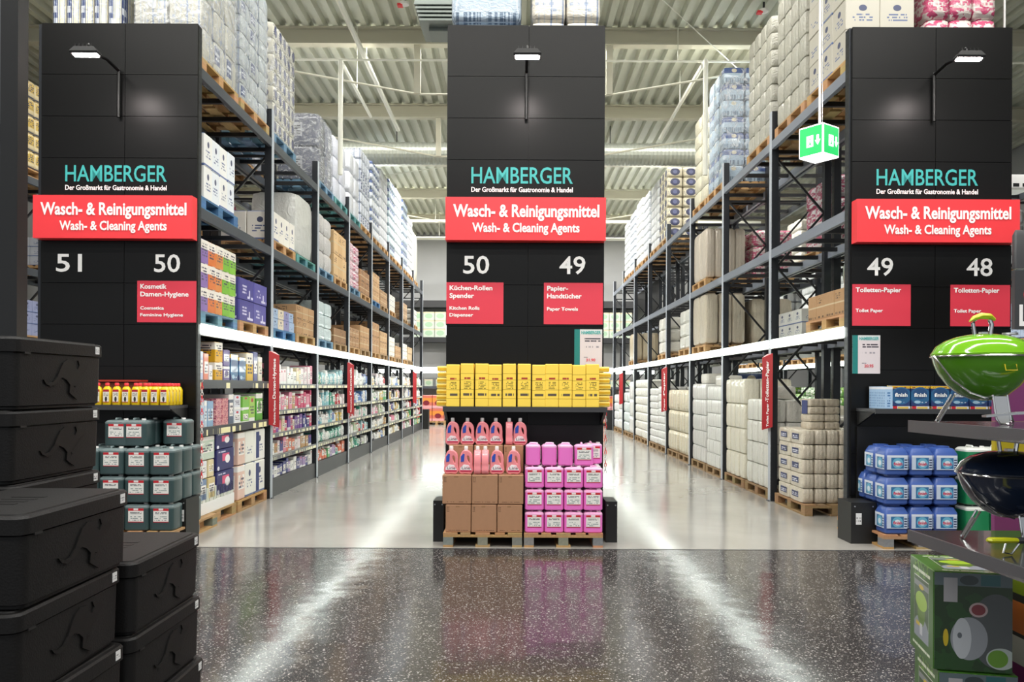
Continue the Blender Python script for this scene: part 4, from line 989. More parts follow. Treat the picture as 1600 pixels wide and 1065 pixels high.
pillar('middle', -.77, .965, [('50', PXX(723)), ('49', PXX(873))], [(PXX(697), PXX(786), [('Küchen-Rollen', .37, .052, .47), ('Spender', .285, .052, .27), ('Kitchen Rolls', .155, .038, .33), ('Dispenser', .08, .038, .26)], 'Küchen-Rollen Spender'),
        (PXX(849), PXX(941), [('Papier-', .37, .052, .23), ('Handtücher', .285, .052, .38), ('Paper Towels', .15, .038, .34)], 'Papier-Handtücher')], 824, .1, 0, 8.2)
pillar('right', 3.68, 5.44, [('49', PXX(1353)), ('48', PXX(1508))], [(PXX(1330), PXX(1421), [('Toiletten-Papier', .37, .052, .5), ('Toilet Paper', .15, .038, .3)], 'Toiletten-Papier below number 49'),
        (PXX(1483), PXX(1576), [('Toiletten-Papier', .37, .052, .5), ('Toilet Paper', .15, .038, .3)], 'Toiletten-Papier under number 48')], 1459, 4.56, 0, 8.2)
for xa, za, pr, lb in [(PXX(897), 1.84, '31.90', 'price poster low on the right of the middle pillar'), (PXX(1330.5), 1.79, '20.95', 'price poster under the 49 sign on right pillar'), (PXX(1528), 1.79, '19.95', 'price poster half hidden behind green grill handle')]:
    t = thing('price_poster', lb, 'poster', (xa, 8.93, za))
    ob('sheet', MB().box(0, .305, -.006, -.001, 0, .42).mesh('sheet', 'poster'), t)
    ob('lettering', text_me('HAMBERGER', .215, .034, 'teal', 'front', .03), t, (.075, -.009, .37)); ob('lettering', text_me(pr, .1, .032, 'red_panel', 'front', .025), t, (.13, -.009, .07))

# end guards
for x0_, x1_, lb in [(-3.62, -3.45, 'black rack guard box at the foot of the left pillar'), (-.86, -.75, 'black rack guard box left of the cardboard boxes'), (.95, 1.07, 'black rack guard box right of the pink canisters'), (3.52, 3.79, 'black rack guard box at the foot of right pillar')]:
    t = thing('rack_guard', lb, 'guard', ((x0_ + x1_) / 2, 8.72, 0)); hw = (x1_ - x0_) / 2
    ob('guard_plate', MB().box(-hw, hw, -.2, .15, 0, .43).mesh('guard', 'black'), t)
    for q in (-1, 1): ob('bolt', MB().tube([(q * hw * .7, -.203, .39), (q * hw * .7, -.199, .39)], .008, 8).mesh('bolt', 'alu'), t)

# ------------------------------------------------------------------ display shelves on the pillars
def dshelf(tagname, x0, x1, z, mat='grey_plastic'):
    t = thing('display_shelf', f'dark display shelf on the {tagname} pillar', 'shelf', ((x0 + x1) / 2, 8.93, z)); hw = (x1 - x0) / 2
    ob('shelf_board', MB().box(-hw, hw, -.46, -.002, -.03, 0).mesh('board', mat), t)
    ob('price_rail', MB().box(-hw, hw, -.475, -.46, -.045, .008).mesh('rail', mat), t)
    for s_ in (-1, 1):
        ob('bracket', MB().prism([(-.45, -.031), (-.005, -.031), (-.005, -.19), (-.2, -.12)], lambda p, a: (a, p[0], p[1]), s_ * (hw - .004), s_ * (hw - .03)).mesh('bracket', 'black'), t)
    ob('back_plate', MB().box(-hw, hw, -.03, -.002, -1.1, -.2).mesh('plate', 'panel_edge'), t)
    return t
dshelf('left', -5.2, -3.6, 1.41); dshelf('middle', -.76, .955, 1.41); dshelf('right', 3.74, 5.4, 1.41)

# middle shelf: tall yellow packs
ym = cmesh('yellow_pack')
cols = [697.5, 720, 743, 763.5, 786, 809, 832, 852.5, 873.5, 894.5, 916]
for i, px in enumerate(cols):
    x = (px + 10 - PX) / 149.0
    t = ob('yellow_pack', ym, None, (x, 8.62, 1.413), (.138, .2, .455 - (.01 if i % 3 == 0 else 0)), rz=rng.uniform(-.02, .02)); t.color = L4('#f2c92a')
    tag(t, f"tall yellow cloth pack, {ORD[i]} from the left on the middle shelf", 'pack', 'yellow cloth packs on the middle shelf')
for s_, x in (('left', -.795 + .06), ('right', .9)):
    for j in range(7):
        o = ob('flat_yellow_pack', pmesh('yellow_side'), None, (x + (.035 if s_ == 'right' else -.035) + rng.uniform(-.01, .01), 8.76, 1.413 + j * .062), (.15, .13, .06)); tag(o, f"flat yellow pack, {ORD[j]} from bottom at the {s_} end of middle shelf", 'pack', 'flat yellow packs')

# left shelf: yellow bottles
yb = thing('yellow_bottle', 'yellow bottle, front row, first from the right on left shelf', 'bottle', (-3.68, 8.52, 1.413), 0, 'yellow bottles on the left shelf')
b = MB(); b.rbox(.088, .06, [(.004, 0), (0, .01), (0, .16), (.012, .19), (.03, .205)], .02); ob('body', b.mesh('body', 'yellow_liquid'), yb)
ob('cap', MB().rbox(.045, .03, [(0, .205), (0, .228), (.004, .235)], .012).mesh('cap', 'red_banner'), yb)
ob('front_label', MB().box(-.03, .03, -.0325, -.0305, .03, .165).mesh('label', 'yellow_bottle_label'), yb)
for i in range(1, 15):
    dup(yb, (-3.68 - .1 * i, 8.52, 1.413), label=f"yellow bottle, front row, {ORD[i]} from the right on left shelf")
for j in range(1, 5):
    for i in range(0, 4): dup(yb, (-3.68 - .1 * i, 8.52 + .085 * j, 1.413), label=f"yellow bottle, {ORD[j]} row, {ORD[i]} from the right on left shelf")
tag(ob('red_tray', MB().box(-.35, .35, -.12, .12, 0, .02).mesh('tray', 'red_tray'), None, (-4.35, 8.72, 1.66)), 'flat red card laid on top of the yellow bottles', 'tray')
tag(ob('yellow_bottle_box', cmesh('obj'), None, (-4.4, 8.76, 1.412), (.9, .22, .24), color='#8a4a30'), 'red brown box standing behind the yellow bottles', 'box')

# canister builder
def canister(nm, label, w_, d_, h_, colr, col2, group, lab='label_red', lw=.62, lz=(.3, .8), loc=(0, 0, 0)):
    t = thing(nm, label, 'canister', loc, 0, group)
    k = NM(nm + '_plastic', 0.3, coat=.2); k.col(L4(colr)); M[nm] = k.m
    k = NM(nm + '_top', 0.35, coat=.2); k.col(L4(col2)); M[nm + '_t'] = k.m
    b = MB(); b.rbox(w_, d_, [(.01, 0), (0, .012), (0, h_ * .8)], .03, m=0); b.rbox(w_, d_, [(0, h_ * .8), (.0, h_ * .86), (.02, h_ * .925), (.035, h_ * .935)], .03, m=1)
    ob('body', b.mesh('body', [nm, nm + '_t']), t)
    ob('handle', MB().tube([(-w_ * .12, d_ * .25, h_ * .93), (-w_ * .12, d_ * .2, h_ * .985), (-w_ * .12, -d_ * .2, h_ * .985), (-w_ * .12, -d_ * .27, h_ * .93)], .011, 6).mesh('handle', nm + '_t'), t)
    ob('cap', MB().lathe([(.022, h_ * .93), (.022, h_ * .985), (.018, h_ * .99)], 12, c=(w_ * .28, -d_ * .2)).mesh('cap', 'cap_white'), t)
    if lab: ob('front_label', MB().box(-w_ * lw / 2, w_ * lw / 2, -d_ / 2 - .0025, -d_ / 2 - .0005, h_ * lz[0], h_ * lz[1]).mesh('label', lab), t)
    return t
# green canisters, left
pallet(-3.86, 8.84, 0, 'wood', 'wooden pallet under the green canisters before the left pillar', True)
pallet(-4.72, 8.84, 0, 'wood', 'wooden pallet further left behind the black boxes', True)
G = canister('green_canister', 'x', .25, .24, .283, '#35494a', '#6d7c7d', 'green canisters by the left pillar')
first = True
for row in range(4):
    for dd in range(3 if row < 3 else 2):
        for c_ in range(4 if row < 3 else 3):
            if row == 3 and dd == 0 and c_ in (0,): continue
            x = -3.60 - .255 * c_ + (-.07 if row == 3 and c_ == 1 else 0) ; y = 8.38 + .255 * dd; z = .146 + .284 * row
            if row == 3: 
                y += .1
                if c_ == 0: x = -3.62
            if c_ > 0 and dd > 1 : continue
            lb = f"green canister, {['bottom', 'second', 'third', 'top'][row]} tier, {ORD[dd]} row back, {ORD[c_]} from right"
            if first: G.location = (x, y, z); G['label'] = lb; first = False
            else: dup(G, (x, y, z), label=lb, rz=rng.uniform(-.03, .03))
# pink canisters
pallet(.49, 8.84, 0, 'wood', 'wooden pallet under the pink canisters', True)
pallet(-.33, 8.84, 0, 'wood', 'wooden pallet under the brown cardboard boxes', True)
P = canister('pink_canister', 'x', .193, .15, .226, '#ee78cc', '#f0b4da', 'pink canisters by the middle pillar', lw=.74, lz=(.24, .8))
first = True
for row in range(3):
    for dd in range(3):
        for c_ in range(4):
            loc = (.195 + .199 * c_, 8.33 + .17 * dd, .146 + .2275 * row); lb = f"pink canister, {['bottom', 'middle', 'third'][row]} tier, {['front', 'middle', 'back'][dd]} row, {ORD[c_]} from left"
            if first: P.location = loc; P['label'] = lb; first = False
            else: dup(P, loc, label=lb, rz=rng.uniform(-.02, .02))
for c_, x in enumerate((.18, .345, .51)):
    dup(P, (x, 8.37, .146 + .2275 * 3), rz=PI / 2, label=f"pink canister turned sideways on top tier, {ORD[c_]} from left")
dup(P, (.70, 8.36, .146 + .2275 * 3), label='pink canister facing front at right of the top tier'); dup(P, (.81, 8.56, .146 + .2275 * 3), label='pink canister behind, at the far right of the top tier')
# cartons, middle
M['carton_disp'] = printed('display_carton_print', [('t', (.1, .9, .06, .1, 1, 14, .45), '#6b4a33'), ('r', (.06, .075, .78, .92), '#4a3222'), ('r', (.115, .13, .78, .92), '#4a3222'), ('r', (.045, .145, .75, .765), '#4a3222'), ('r', (.05, .09, .9, .915), '#4a3222'), ('r', (.105, .145, .9, .915), '#4a3222'), ('r', (.4, .55, .9, .96), '#97704f')], base='#ad8262', rough=.75, vary=.12)
for row, z, hh, xs in [('bottom', .146, .284, (-.71, -.448, -.186, .075)), ('second', .433, .3, (-.745, -.445, -.175, .085))]:
    for i in range(3):
        o = ob('cardboard_box', cmesh('carton_disp'), None, ((xs[i] + xs[i + 1]) / 2, 8.25 + .19, z), (xs[i + 1] - xs[i] - .006, .36, hh - .003)); tag(o, f"brown cardboard box, {row} row, {['left', 'middle', 'right'][i]} of three, on pallet", 'box', 'brown boxes on the pallet')
        o = ob('cardboard_box', cmesh('carton_disp'), None, ((xs[i] + xs[i + 1]) / 2, 8.25 + .56, z), (xs[i + 1] - xs[i] - .006, .36, hh - .003)); tag(o, f"brown cardboard box behind, {row} row, {['left', 'middle', 'right'][i]} of three", 'box', 'brown boxes on the pallet')
for i, (a, c_) in enumerate(((-.70, -.44), (-.435, -.13), (-.125, .085))):
    o = ob('cardboard_box', cmesh('carton_disp'), None, ((a + c_) / 2, 8.66, .737), (c_ - a - .006, .36, .28)); tag(o, f"brown cardboard box behind the front bottles, {['left', 'middle', 'right'][i]} of three", 'box', 'brown boxes on the pallet')
# pink bottles: silhouette with handle hole
def bottle_me():
    cu = bpy.data.curves.new('bottle', 'CURVE'); cu.dimensions = '2D'; cu.fill_mode = 'BOTH'; cu.extrude = .026; cu.bevel_depth = .01; cu.bevel_resolution = 2; cu.resolution_u = 4
    def sp(pts):
        s_ = cu.splines.new('BEZIER'); s_.bezier_points.add(len(pts) - 1); s_.use_cyclic_u = True
        for p, q in zip(s_.bezier_points, pts): p.co = (q[0], q[1], 0); p.handle_left_type = p.handle_right_type = 'AUTO'
    k_ = .018
    sp([(-.056, .012), (0, .01), (.056, .012), (.060, .10), (.059, .16), (.05, .20), (.02, .228), (0, .232), (-.022, .228), (-.045, .19), (-.058, .14), (-.06, .08)])
    sp([(.016, .19), (.040, .172), (.048, .125), (.042, .098), (.018, .125), (.006, .165)])
    o = bpy.data.objects.new('tmp', cu); COL.objects.link(o)
    dg = bpy.context.evaluated_depsgraph_get(); me = bpy.data.meshes.new_from_object(o.evaluated_get(dg)); bpy.data.objects.remove(o)
    for v in me.vertices: x, y, z = v.co; v.co = (x, z * 1.0, y)
    me.flip_normals() if hasattr(me, 'flip_normals') else None
    me.materials.clear(); k = NM('pink_soap', .22, coat=.3); me.materials.append(k.col(L4('#ee8e94')))
    me.polygons.foreach_set('use_smooth', [True] * len(me.polygons))
    return me
B = thing('pink_bottle', 'x', 'bottle', (0, 0, 0), 0, 'pink soap bottles')
ob('body', bottle_me(), B)
ob('cap', MB().lathe([(.018, .235), (.02, .24), (.019, .275), (.016, .28)], 14).mesh('cap', 'cap_white'), B)
ob('lower_label', MB().prism([(-.055, .022), (.058, .022), (.058, .04), (.03, .088), (-.02, .096), (-.055, .06)], lambda p, a: (p[0], a, p[1]), -.0395, -.037).mesh('label', 'label_bottle'), B)
ob('lettering', text_me('Line', .085, .03, 'lamp_black', 'front', .0), B, (-.04, -.041, .046))
ob('upper_label', MB().prism([(-.05, .12), (-.018, .125), (-.012, .2), (-.026, .205), (-.05, .175)], lambda p, a: (p[0], a, p[1]), -.0395, -.037).mesh('label', 'blue_ink'), B)
first = True
for row, (ys_, z, pxs, s_) in enumerate([(8.34, .7365, [(706, 0), (729, 0), (747, 1), (759, 1), (777, 0), (803, 0)], 152.), (8.56, 1.018, [(708, 0), (731, 0), (754, 0), (775, 0), (796, 1), (813, 0)], 148.)]):
    for i, (px, turned) in enumerate(pxs):
        lb = f"pink soap bottle{' turned sideways' if turned else ''}, {['lower', 'upper'][row]} row, {ORD[i]} from left"
        loc = ((px - PX) / s_, ys_, z)
        if first: B.location = loc; B['label'] = lb; first = False
        else: dup(B, loc, rz=PI / 2 if turned else rng.uniform(-.08, .08), label=lb)
# blue salt canisters, right
pallet(4.14, 8.84, 0, 'wood', 'wooden pallet under the blue canisters before the right pillar', True)
pallet(4.98, 8.84, 0, 'wood', 'wooden pallet behind the grill display', True)
S_ = thing('blue_canister', 'x', 'canister', (0, 0, 0), 0, 'blue canisters by the right pillar')
b = MB(); b.rbox(.245, .24, [(.02, 0), (.006, .015), (.006, .06), (0, .07), (0, .215), (.03, .27), (.05, .278)], .03)
k = NM('blue_salt_plastic', .35, coat=.15); M['bluep'] = k.col(L4('#3d5ba2')); ob('body', b.mesh('body', 'bluep'), S_)
ob('lid', MB().rbox(.13, .13, [(0, .278), (0, .294), (.01, .297)], .03).mesh('lid', 'bluep'), S_)
ob('front_label', MB().box(-.105, .105, -.1235, -.1205, .06, .205).mesh('label', 'label_salt'), S_)
ob('side_label', MB().box(-.1255, -.1225, -.1, .1, .06, .205).mesh('label', 'label_salt'), S_)
ob('lettering', text_me('finish', .09, .03, 'crimson_ink', 'front', .03), S_, (-.04, -.1255, .105))
first = True
for row in range(3):
    for dd in range(3):
        for c_ in range(3):
            if row == 2 and dd == 2: continue
            x = 3.88 + .252 * c_ - .02 * row * 0 ; y = 8.38 + .262 * dd; z = .146 + .299 * row
            lb = f"blue canister, {['bottom', 'middle', 'top'][row]} tier, {ORD[dd]} row back, {ORD[c_]} from left"
            if first: S_.location = (x, y, z); S_['label'] = lb; first = False
            else: dup(S_, (x, y, z), label=lb)
GC = canister('bright_green_canister', 'x', .25, .24, .3, '#1f8050', '#dfe2dc', 'bright green canisters behind the blue grill', lab=None)
first = True
for row in range(3):
    for c_ in range(2):
        loc = (4.72 + .26 * c_, 8.40, .146 + .3 * row); lb = f"bright green canister with white top, {['bottom', 'middle', 'top'][row]} tier, {['nearer', 'further from'][c_]} the blue canisters"
        if first: GC.location = loc; GC['label'] = lb; first = False
        else: dup(GC, loc, label=lb)
# right shelf: dish tab boxes
D = thing('dish_tab_box', 'x', 'box', (0, 0, 0), 0, 'dish tab boxes on the right shelf')
ob('box_body', cmesh('finish_box'), D, (0, 0, .032), (.19, .12, .215)); ob('lettering', text_me('finish', .13, .04, 'white_ink', 'front', .03), D, (-.065, -.0625, .13)); ob('tray_edge', MB().box(-.09, .09, -.07, .06, 0, .03).mesh('tray', 'finish_tray'), D)
first = True
for i in range(7):
    x = 3.93 + .1 + .2 * i + (.012 if i > 1 else 0); lb = f"navy and yellow dish tab box, {ORD[i]} from left on right shelf"
    if first: D.location = (x, 8.56, 1.413); D['label'] = lb; first = False
    else: dup(D, (x, 8.56, 1.413), label=lb)
for i in range(8):
    o = ob('slim_box', cmesh('slim_box'), None, (3.90, 8.52 + .048 * i, 1.413), (.08, .044, .235)); tag(o, f"slim pale blue box, {ORD[i]} from the front at left end of right shelf", 'box', 'slim pale blue boxes')

# ------------------------------------------------------------------ back wall rack
t = thing('back_shelving', 'long dark shelving with light strip along the back wall', 'shelving', (0, 35.3, 0))
pm = MB().box(-.05, .05, -.05, .05, 0, 5.2).mesh('post', 'rack_dark')
for x in (-6, -4.6, -3.0, -1.5, 0, 1.5, 3.0, 4.6, 6): ob('post', pm, t, (x, .2, 0))
for z, m_, h_ in ((5.35, 'rack_dark', .3), (3.75, 'rack_dark', .22), (1.62, 'rack', .1)): ob('beam', MB().box(-6, 6, 0, .6, -h_, 0).mesh('beam', m_), t, (0, 0, z))
ob('light_strip', MB().box(-6, 6, -.02, 0, -.11, .11).mesh('strip', 'led'), t, (0, 0, 2.32)); ob('white_beam', MB().box(-6, 6, .001, .06, -.13, .13).mesh('beam', 'white_steel'), t, (0, 0, 2.32))
ob('back_panel', MB().box(-6, 6, .62, .65, 0.2, 5.2).mesh('panel', 'wall'), t)
M['prt_green'] = printed('pale_green_cartons', [('c', (.5, .5, .35, .3), '#8aa58a'), ('r', (0, 1, .85, 1), '#b9a98c')], base='#a9b3a6')
M['prt_orange'] = printed('orange_cartons', [('r', (0, 1, .45, .8), '#d98a3a'), ('c', (.5, .4, .28, .2), '#7a2230'), ('r', (0, 1, 0, .2), '#d9a0a4')], base='#c96a5a')
for x0_ in (-4.55, 3.55):
    for i in range(3):
        for j in range(3):
            o = ob('carton', cmesh('prt_green'), None, (x0_ + .25 + .5 * i, 35.55, 3.752 + .37 * j), (.48, .4, .365)); tag(o, f"pale green carton, {ORD[j]} tier up, {ORD[i]} across, back wall {'left' if x0_ < 0 else 'right'} end", 'carton', 'pale green cartons at the back wall')
        o = ob('carton', cmesh('prt_green'), None, (x0_ + .25 + .5 * i, 35.5, 1.622), (.36, .3, .3)); tag(o, f"small carton on low back shelf, {ORD[i]} across, {'left' if x0_ < 0 else 'right'} end", 'carton', 'small cartons on the back shelf')
        for j in range(2):
            o = ob('carton', cmesh('prt_orange'), None, (x0_ + .25 + .5 * i, 34.75, .147 + .55 * j), (.48, .5, .54)); tag(o, f"orange and pink carton, {['lower', 'upper'][j]} tier, {ORD[i]} across, back {'left' if x0_ < 0 else 'right'} end", 'carton', 'orange cartons at the back')
    for i in range(2): pallet(x0_ + .4 + .82 * i, 34.8, 0, 'wood', f"wooden pallet under orange cartons, {['first', 'second'][i]}, back {'left' if x0_ < 0 else 'right'} end", False)
for x, lb in ((XL + .1, 'black end guard at the far end of left aisle rack'), (XR - .1, 'black end guard at the far end of right aisle rack')):
    t = thing('rack_guard', lb, 'guard', (x, 30.9, 0)); ob('guard_plate', MB().box(-.12, .12, -.2, .2, 0, .75).mesh('guard', 'black'), t)

# ------------------------------------------------------------------ hanging exit sign
t = thing('exit_sign', 'green and white cube exit sign hanging above the right aisle', 'sign', (2.99, 8.05, 3.9), math.radians(36))
hs = .135
ob('housing', MB().rbox(hs * 2, hs * 2, [(.004, 0), (0, .004), (0, .296), (.004, .3)], .006, smooth=False).mesh('housing', 'exit_white'), t, label='white glowing cube body')
for i, (dx, dy, a) in enumerate(((0, -1, 0), (1, 0, PI / 2), (0, 1, PI), (-1, 0, -PI / 2))):
    f_ = ob('green_face', MB().box(-.122, .122, -.002, 0, .014, .286).mesh('face', 'exit_green'), t, (dx * (hs + .001), dy * (hs + .001), 0), rz=a)
    pk = MB()
    pk.box(-.045, .03, -.004, -.002, .09, .2)           # door
    pk.prism([(-.0, 0), (.03, .05), (.012, .05), (.012, .1), (-.012, .1), (-.012, .05), (-.03, .05)], lambda p, a2: (p[0] + .078, a2, p[1] + .095), -.004, -.002)
    ob('pictogram', pk.mesh('pictogram', 'exit_white'), f_)
    rn = MB(); rn.lathe([(.003, .0), (.009, .004), (.009, .014), (.003, .018)], 8)
    rv = MB(); rv.prism([(-.01, .12), (.004, .15), (.012, .15), (.004, .13), (.014, .118), (.008, .1), (0, .115), (-.018, .1), (-.022, .108)], lambda p, a2: (p[0] - .006, a2, p[1]), -.006, -.004)
    rv.prism([(-.004 + .007 * math.cos(q * PI / 4), .165 + .007 * math.sin(q * PI / 4)) for q in range(8)], lambda p, a2: (p[0], a2, p[1]), -.006, -.004)
    ob('running_figure', rv.mesh('figure', 'exit_green'), f_)
ob('ceiling_rod', MB().tube([(-.02, -.02, .3), (-.02, -.02, 4.45)], .012, 8).mesh('rod', 'cap_white'), t)
ob('chain', MB().tube([(.1, .03, .3), (.1, .03, 4.45)], .004, 5).mesh('chain', 'alu'), t)

# ------------------------------------------------------------------ black foam boxes, left foreground
def kangaroo():
    pts = [(292, 300), (305, 325), (330, 340), (360, 328), (400, 285), (425, 300), (447, 330), (443, 380), (490, 425), (494, 412), (458, 375), (470, 335), (483, 345), (491, 300), (500, 282), (520, 250), (556, 225), (552, 210), (522, 190), (497, 176), (506, 205), (494, 232), (468, 210), (465, 178), (430, 172), (405, 195), (385, 240), (370, 282), (345, 316), (320, 320), (300, 303)]
    return [((x - 407) / 495 * .56, (470 - y) / 420 * .257) for x, y in pts]
LB, WB, HB = .6, .4, .257
E = thing('foam_box', 'x', 'box', (0, 0, 0))
b = MB(); b.rbox(WB - .012, LB - .012, [(.012, .0), (.012, .008), (.004, .012), (0, .195)], .035, seg=4); ob('body', b.mesh('body', 'epp'), E)
b = MB(); b.rbox(WB, LB, [(0, .2), (0, .242), (.006, .249), (.02, .249), (.022, .253), (.05, .253)], .035, seg=4); b.box(-WB / 2 + .02, WB / 2 - .02, -LB / 2 + .02, LB / 2 - .02, .19, .205)
ld = ob('lid', b.mesh('lid', 'epp'), E)
lipm = MB()
for i in range(4): lipm.box(-.05, .05, -.1 + i * .05, -.08 + i * .05, .253, .254)
ob('lid_ribs', lipm.mesh('ribs', 'epp_em'), ld)
ob('kangaroo_emblem', MB().prism(kangaroo(), lambda p, a: (a, p[0], p[1]), WB / 2 - .0065, WB / 2 - .002).mesh('emblem', 'epp_em'), E, label='embossed leaping kangaroo')
ob('kangaroo_emblem', MB().prism([(-x, z) for x, z in kangaroo()], lambda p, a: (p[0] * .7, a, p[1]), -LB / 2 + .0065, -LB / 2 + .002).mesh('emblem', 'epp_em'), E, label='embossed leaping kangaroo')
ob('white_label', MB().box(WB / 2, WB / 2 + .0015, LB / 2 - .075, LB / 2 - .045, .21, .24).mesh('label', 'tag_white'), E)
ob('corner_notch', MB().box(WB / 2 - .004, WB / 2 + .001, -LB / 2 + .05, -LB / 2 + .085, .193, .2).mesh('notch', 'panel_edge'), E)
stacks = [('tall rear', -1.91, 3.07, 7, .5), ('front', -1.50, 2.45, 5, 1), ('right', -1.49, 3.07, 4, .5), ('far left', -2.34, 2.45, 5, .5)]
first = True
for nm, x, y, n_, jt in stacks:
    for i in range(n_):
        dx = [0, .015, -.01, -.012, .0, -.006, .006][i] * jt; rz = [0, .02, -.015, .02, 0, -.02, .0][i] * jt
        if nm == 'front' and i == n_ - 2: dx = -.015
        lb = f"black foam box with kangaroo emblem, {ORD[i]} from the floor in the {nm} pile"
        loc = (x + dx, y + dx, i * HB + .0005)
        if first: E.location = loc; E['label'] = lb; E.rotation_euler = (0, 0, rz); E['group'] = 'black foam boxes in the foreground'; first = False
        else: dup(E, loc, rz=rz, label=lb)
# ribbed partition at the left edge
t = thing('glazed_partition', 'dark framed ribbed grey partition at the left edge of view', 'partition', (-2.32, 3.75, 0))
ob('frame_post', MB().box(-.04, .04, -.04, .04, 0, 4.2).mesh('post', 'lamp_black'), t)
for z in (2.74, 1.0, .06): ob('cross_rail', MB().box(-1.4, -.04, -.03, .03, z, z + .08).mesh('rail', 'lamp_black'), t)
b = MB(); n_ = 40
for i in range(n_): b.box(-1.38 + i * .0334, -1.38 + i * .0334 + .03, -.012, .012 + (.004 if i % 2 else 0), .14, 4.15)
for z0_, z1_ in ((.14, 1.0), (1.08, 2.74), (2.82, 4.15)):
    b = MB()
    for i in range(n_): b.box(-1.38 + i * .0334, -1.38 + i * .0334 + .028, -.012 - (.004 if i % 2 else 0), .012, z0_, z1_)
    b.box(-1.38, -.045, -.004, .004, z0_, z1_)
    ob('ribbed_pane', b.mesh('pane', 'pane'), t)

# ------------------------------------------------------------------ grill display, right foreground
t = thing('display_stand', 'grey two shelf display stand carrying the small kettle grills', 'stand', (2.2, 3.1, 0))
for z, nm in ((1.49, 'upper'), (1.02, 'lower')):
    b = MB(); b.add([(-.48, -.45, -.045), (.6, -.45, -.045), (.6, .4, -.045), (-.5, .4, -.045), (-.45, -.45, 0), (.6, -.45, 0), (.6, .4, 0), (-.5, .4, 0)],
                    [(3, 2, 1, 0), (4, 5, 6, 7), (0, 1, 5, 4), (1, 2, 6, 5), (2, 3, 7, 6), (3, 0, 4, 7)])
    ob('shelf', b.mesh('shelf', 'grey_shelf'), t, (0, 0, z))
    ob('edge_profile', MB().bar((-.465, -.45, -.022), (-.505, .4, -.022), .012, .05).mesh('edge', 'edge_grey'), t, (0, 0, z))
ob('upright', MB().box(.5, .58, -.02, .06, 0, 2.1).mesh('upright', 'black'), t); ob('upright', MB().box(.5, .58, .3, .38, 0, 2.1).mesh('upright', 'black'), t)
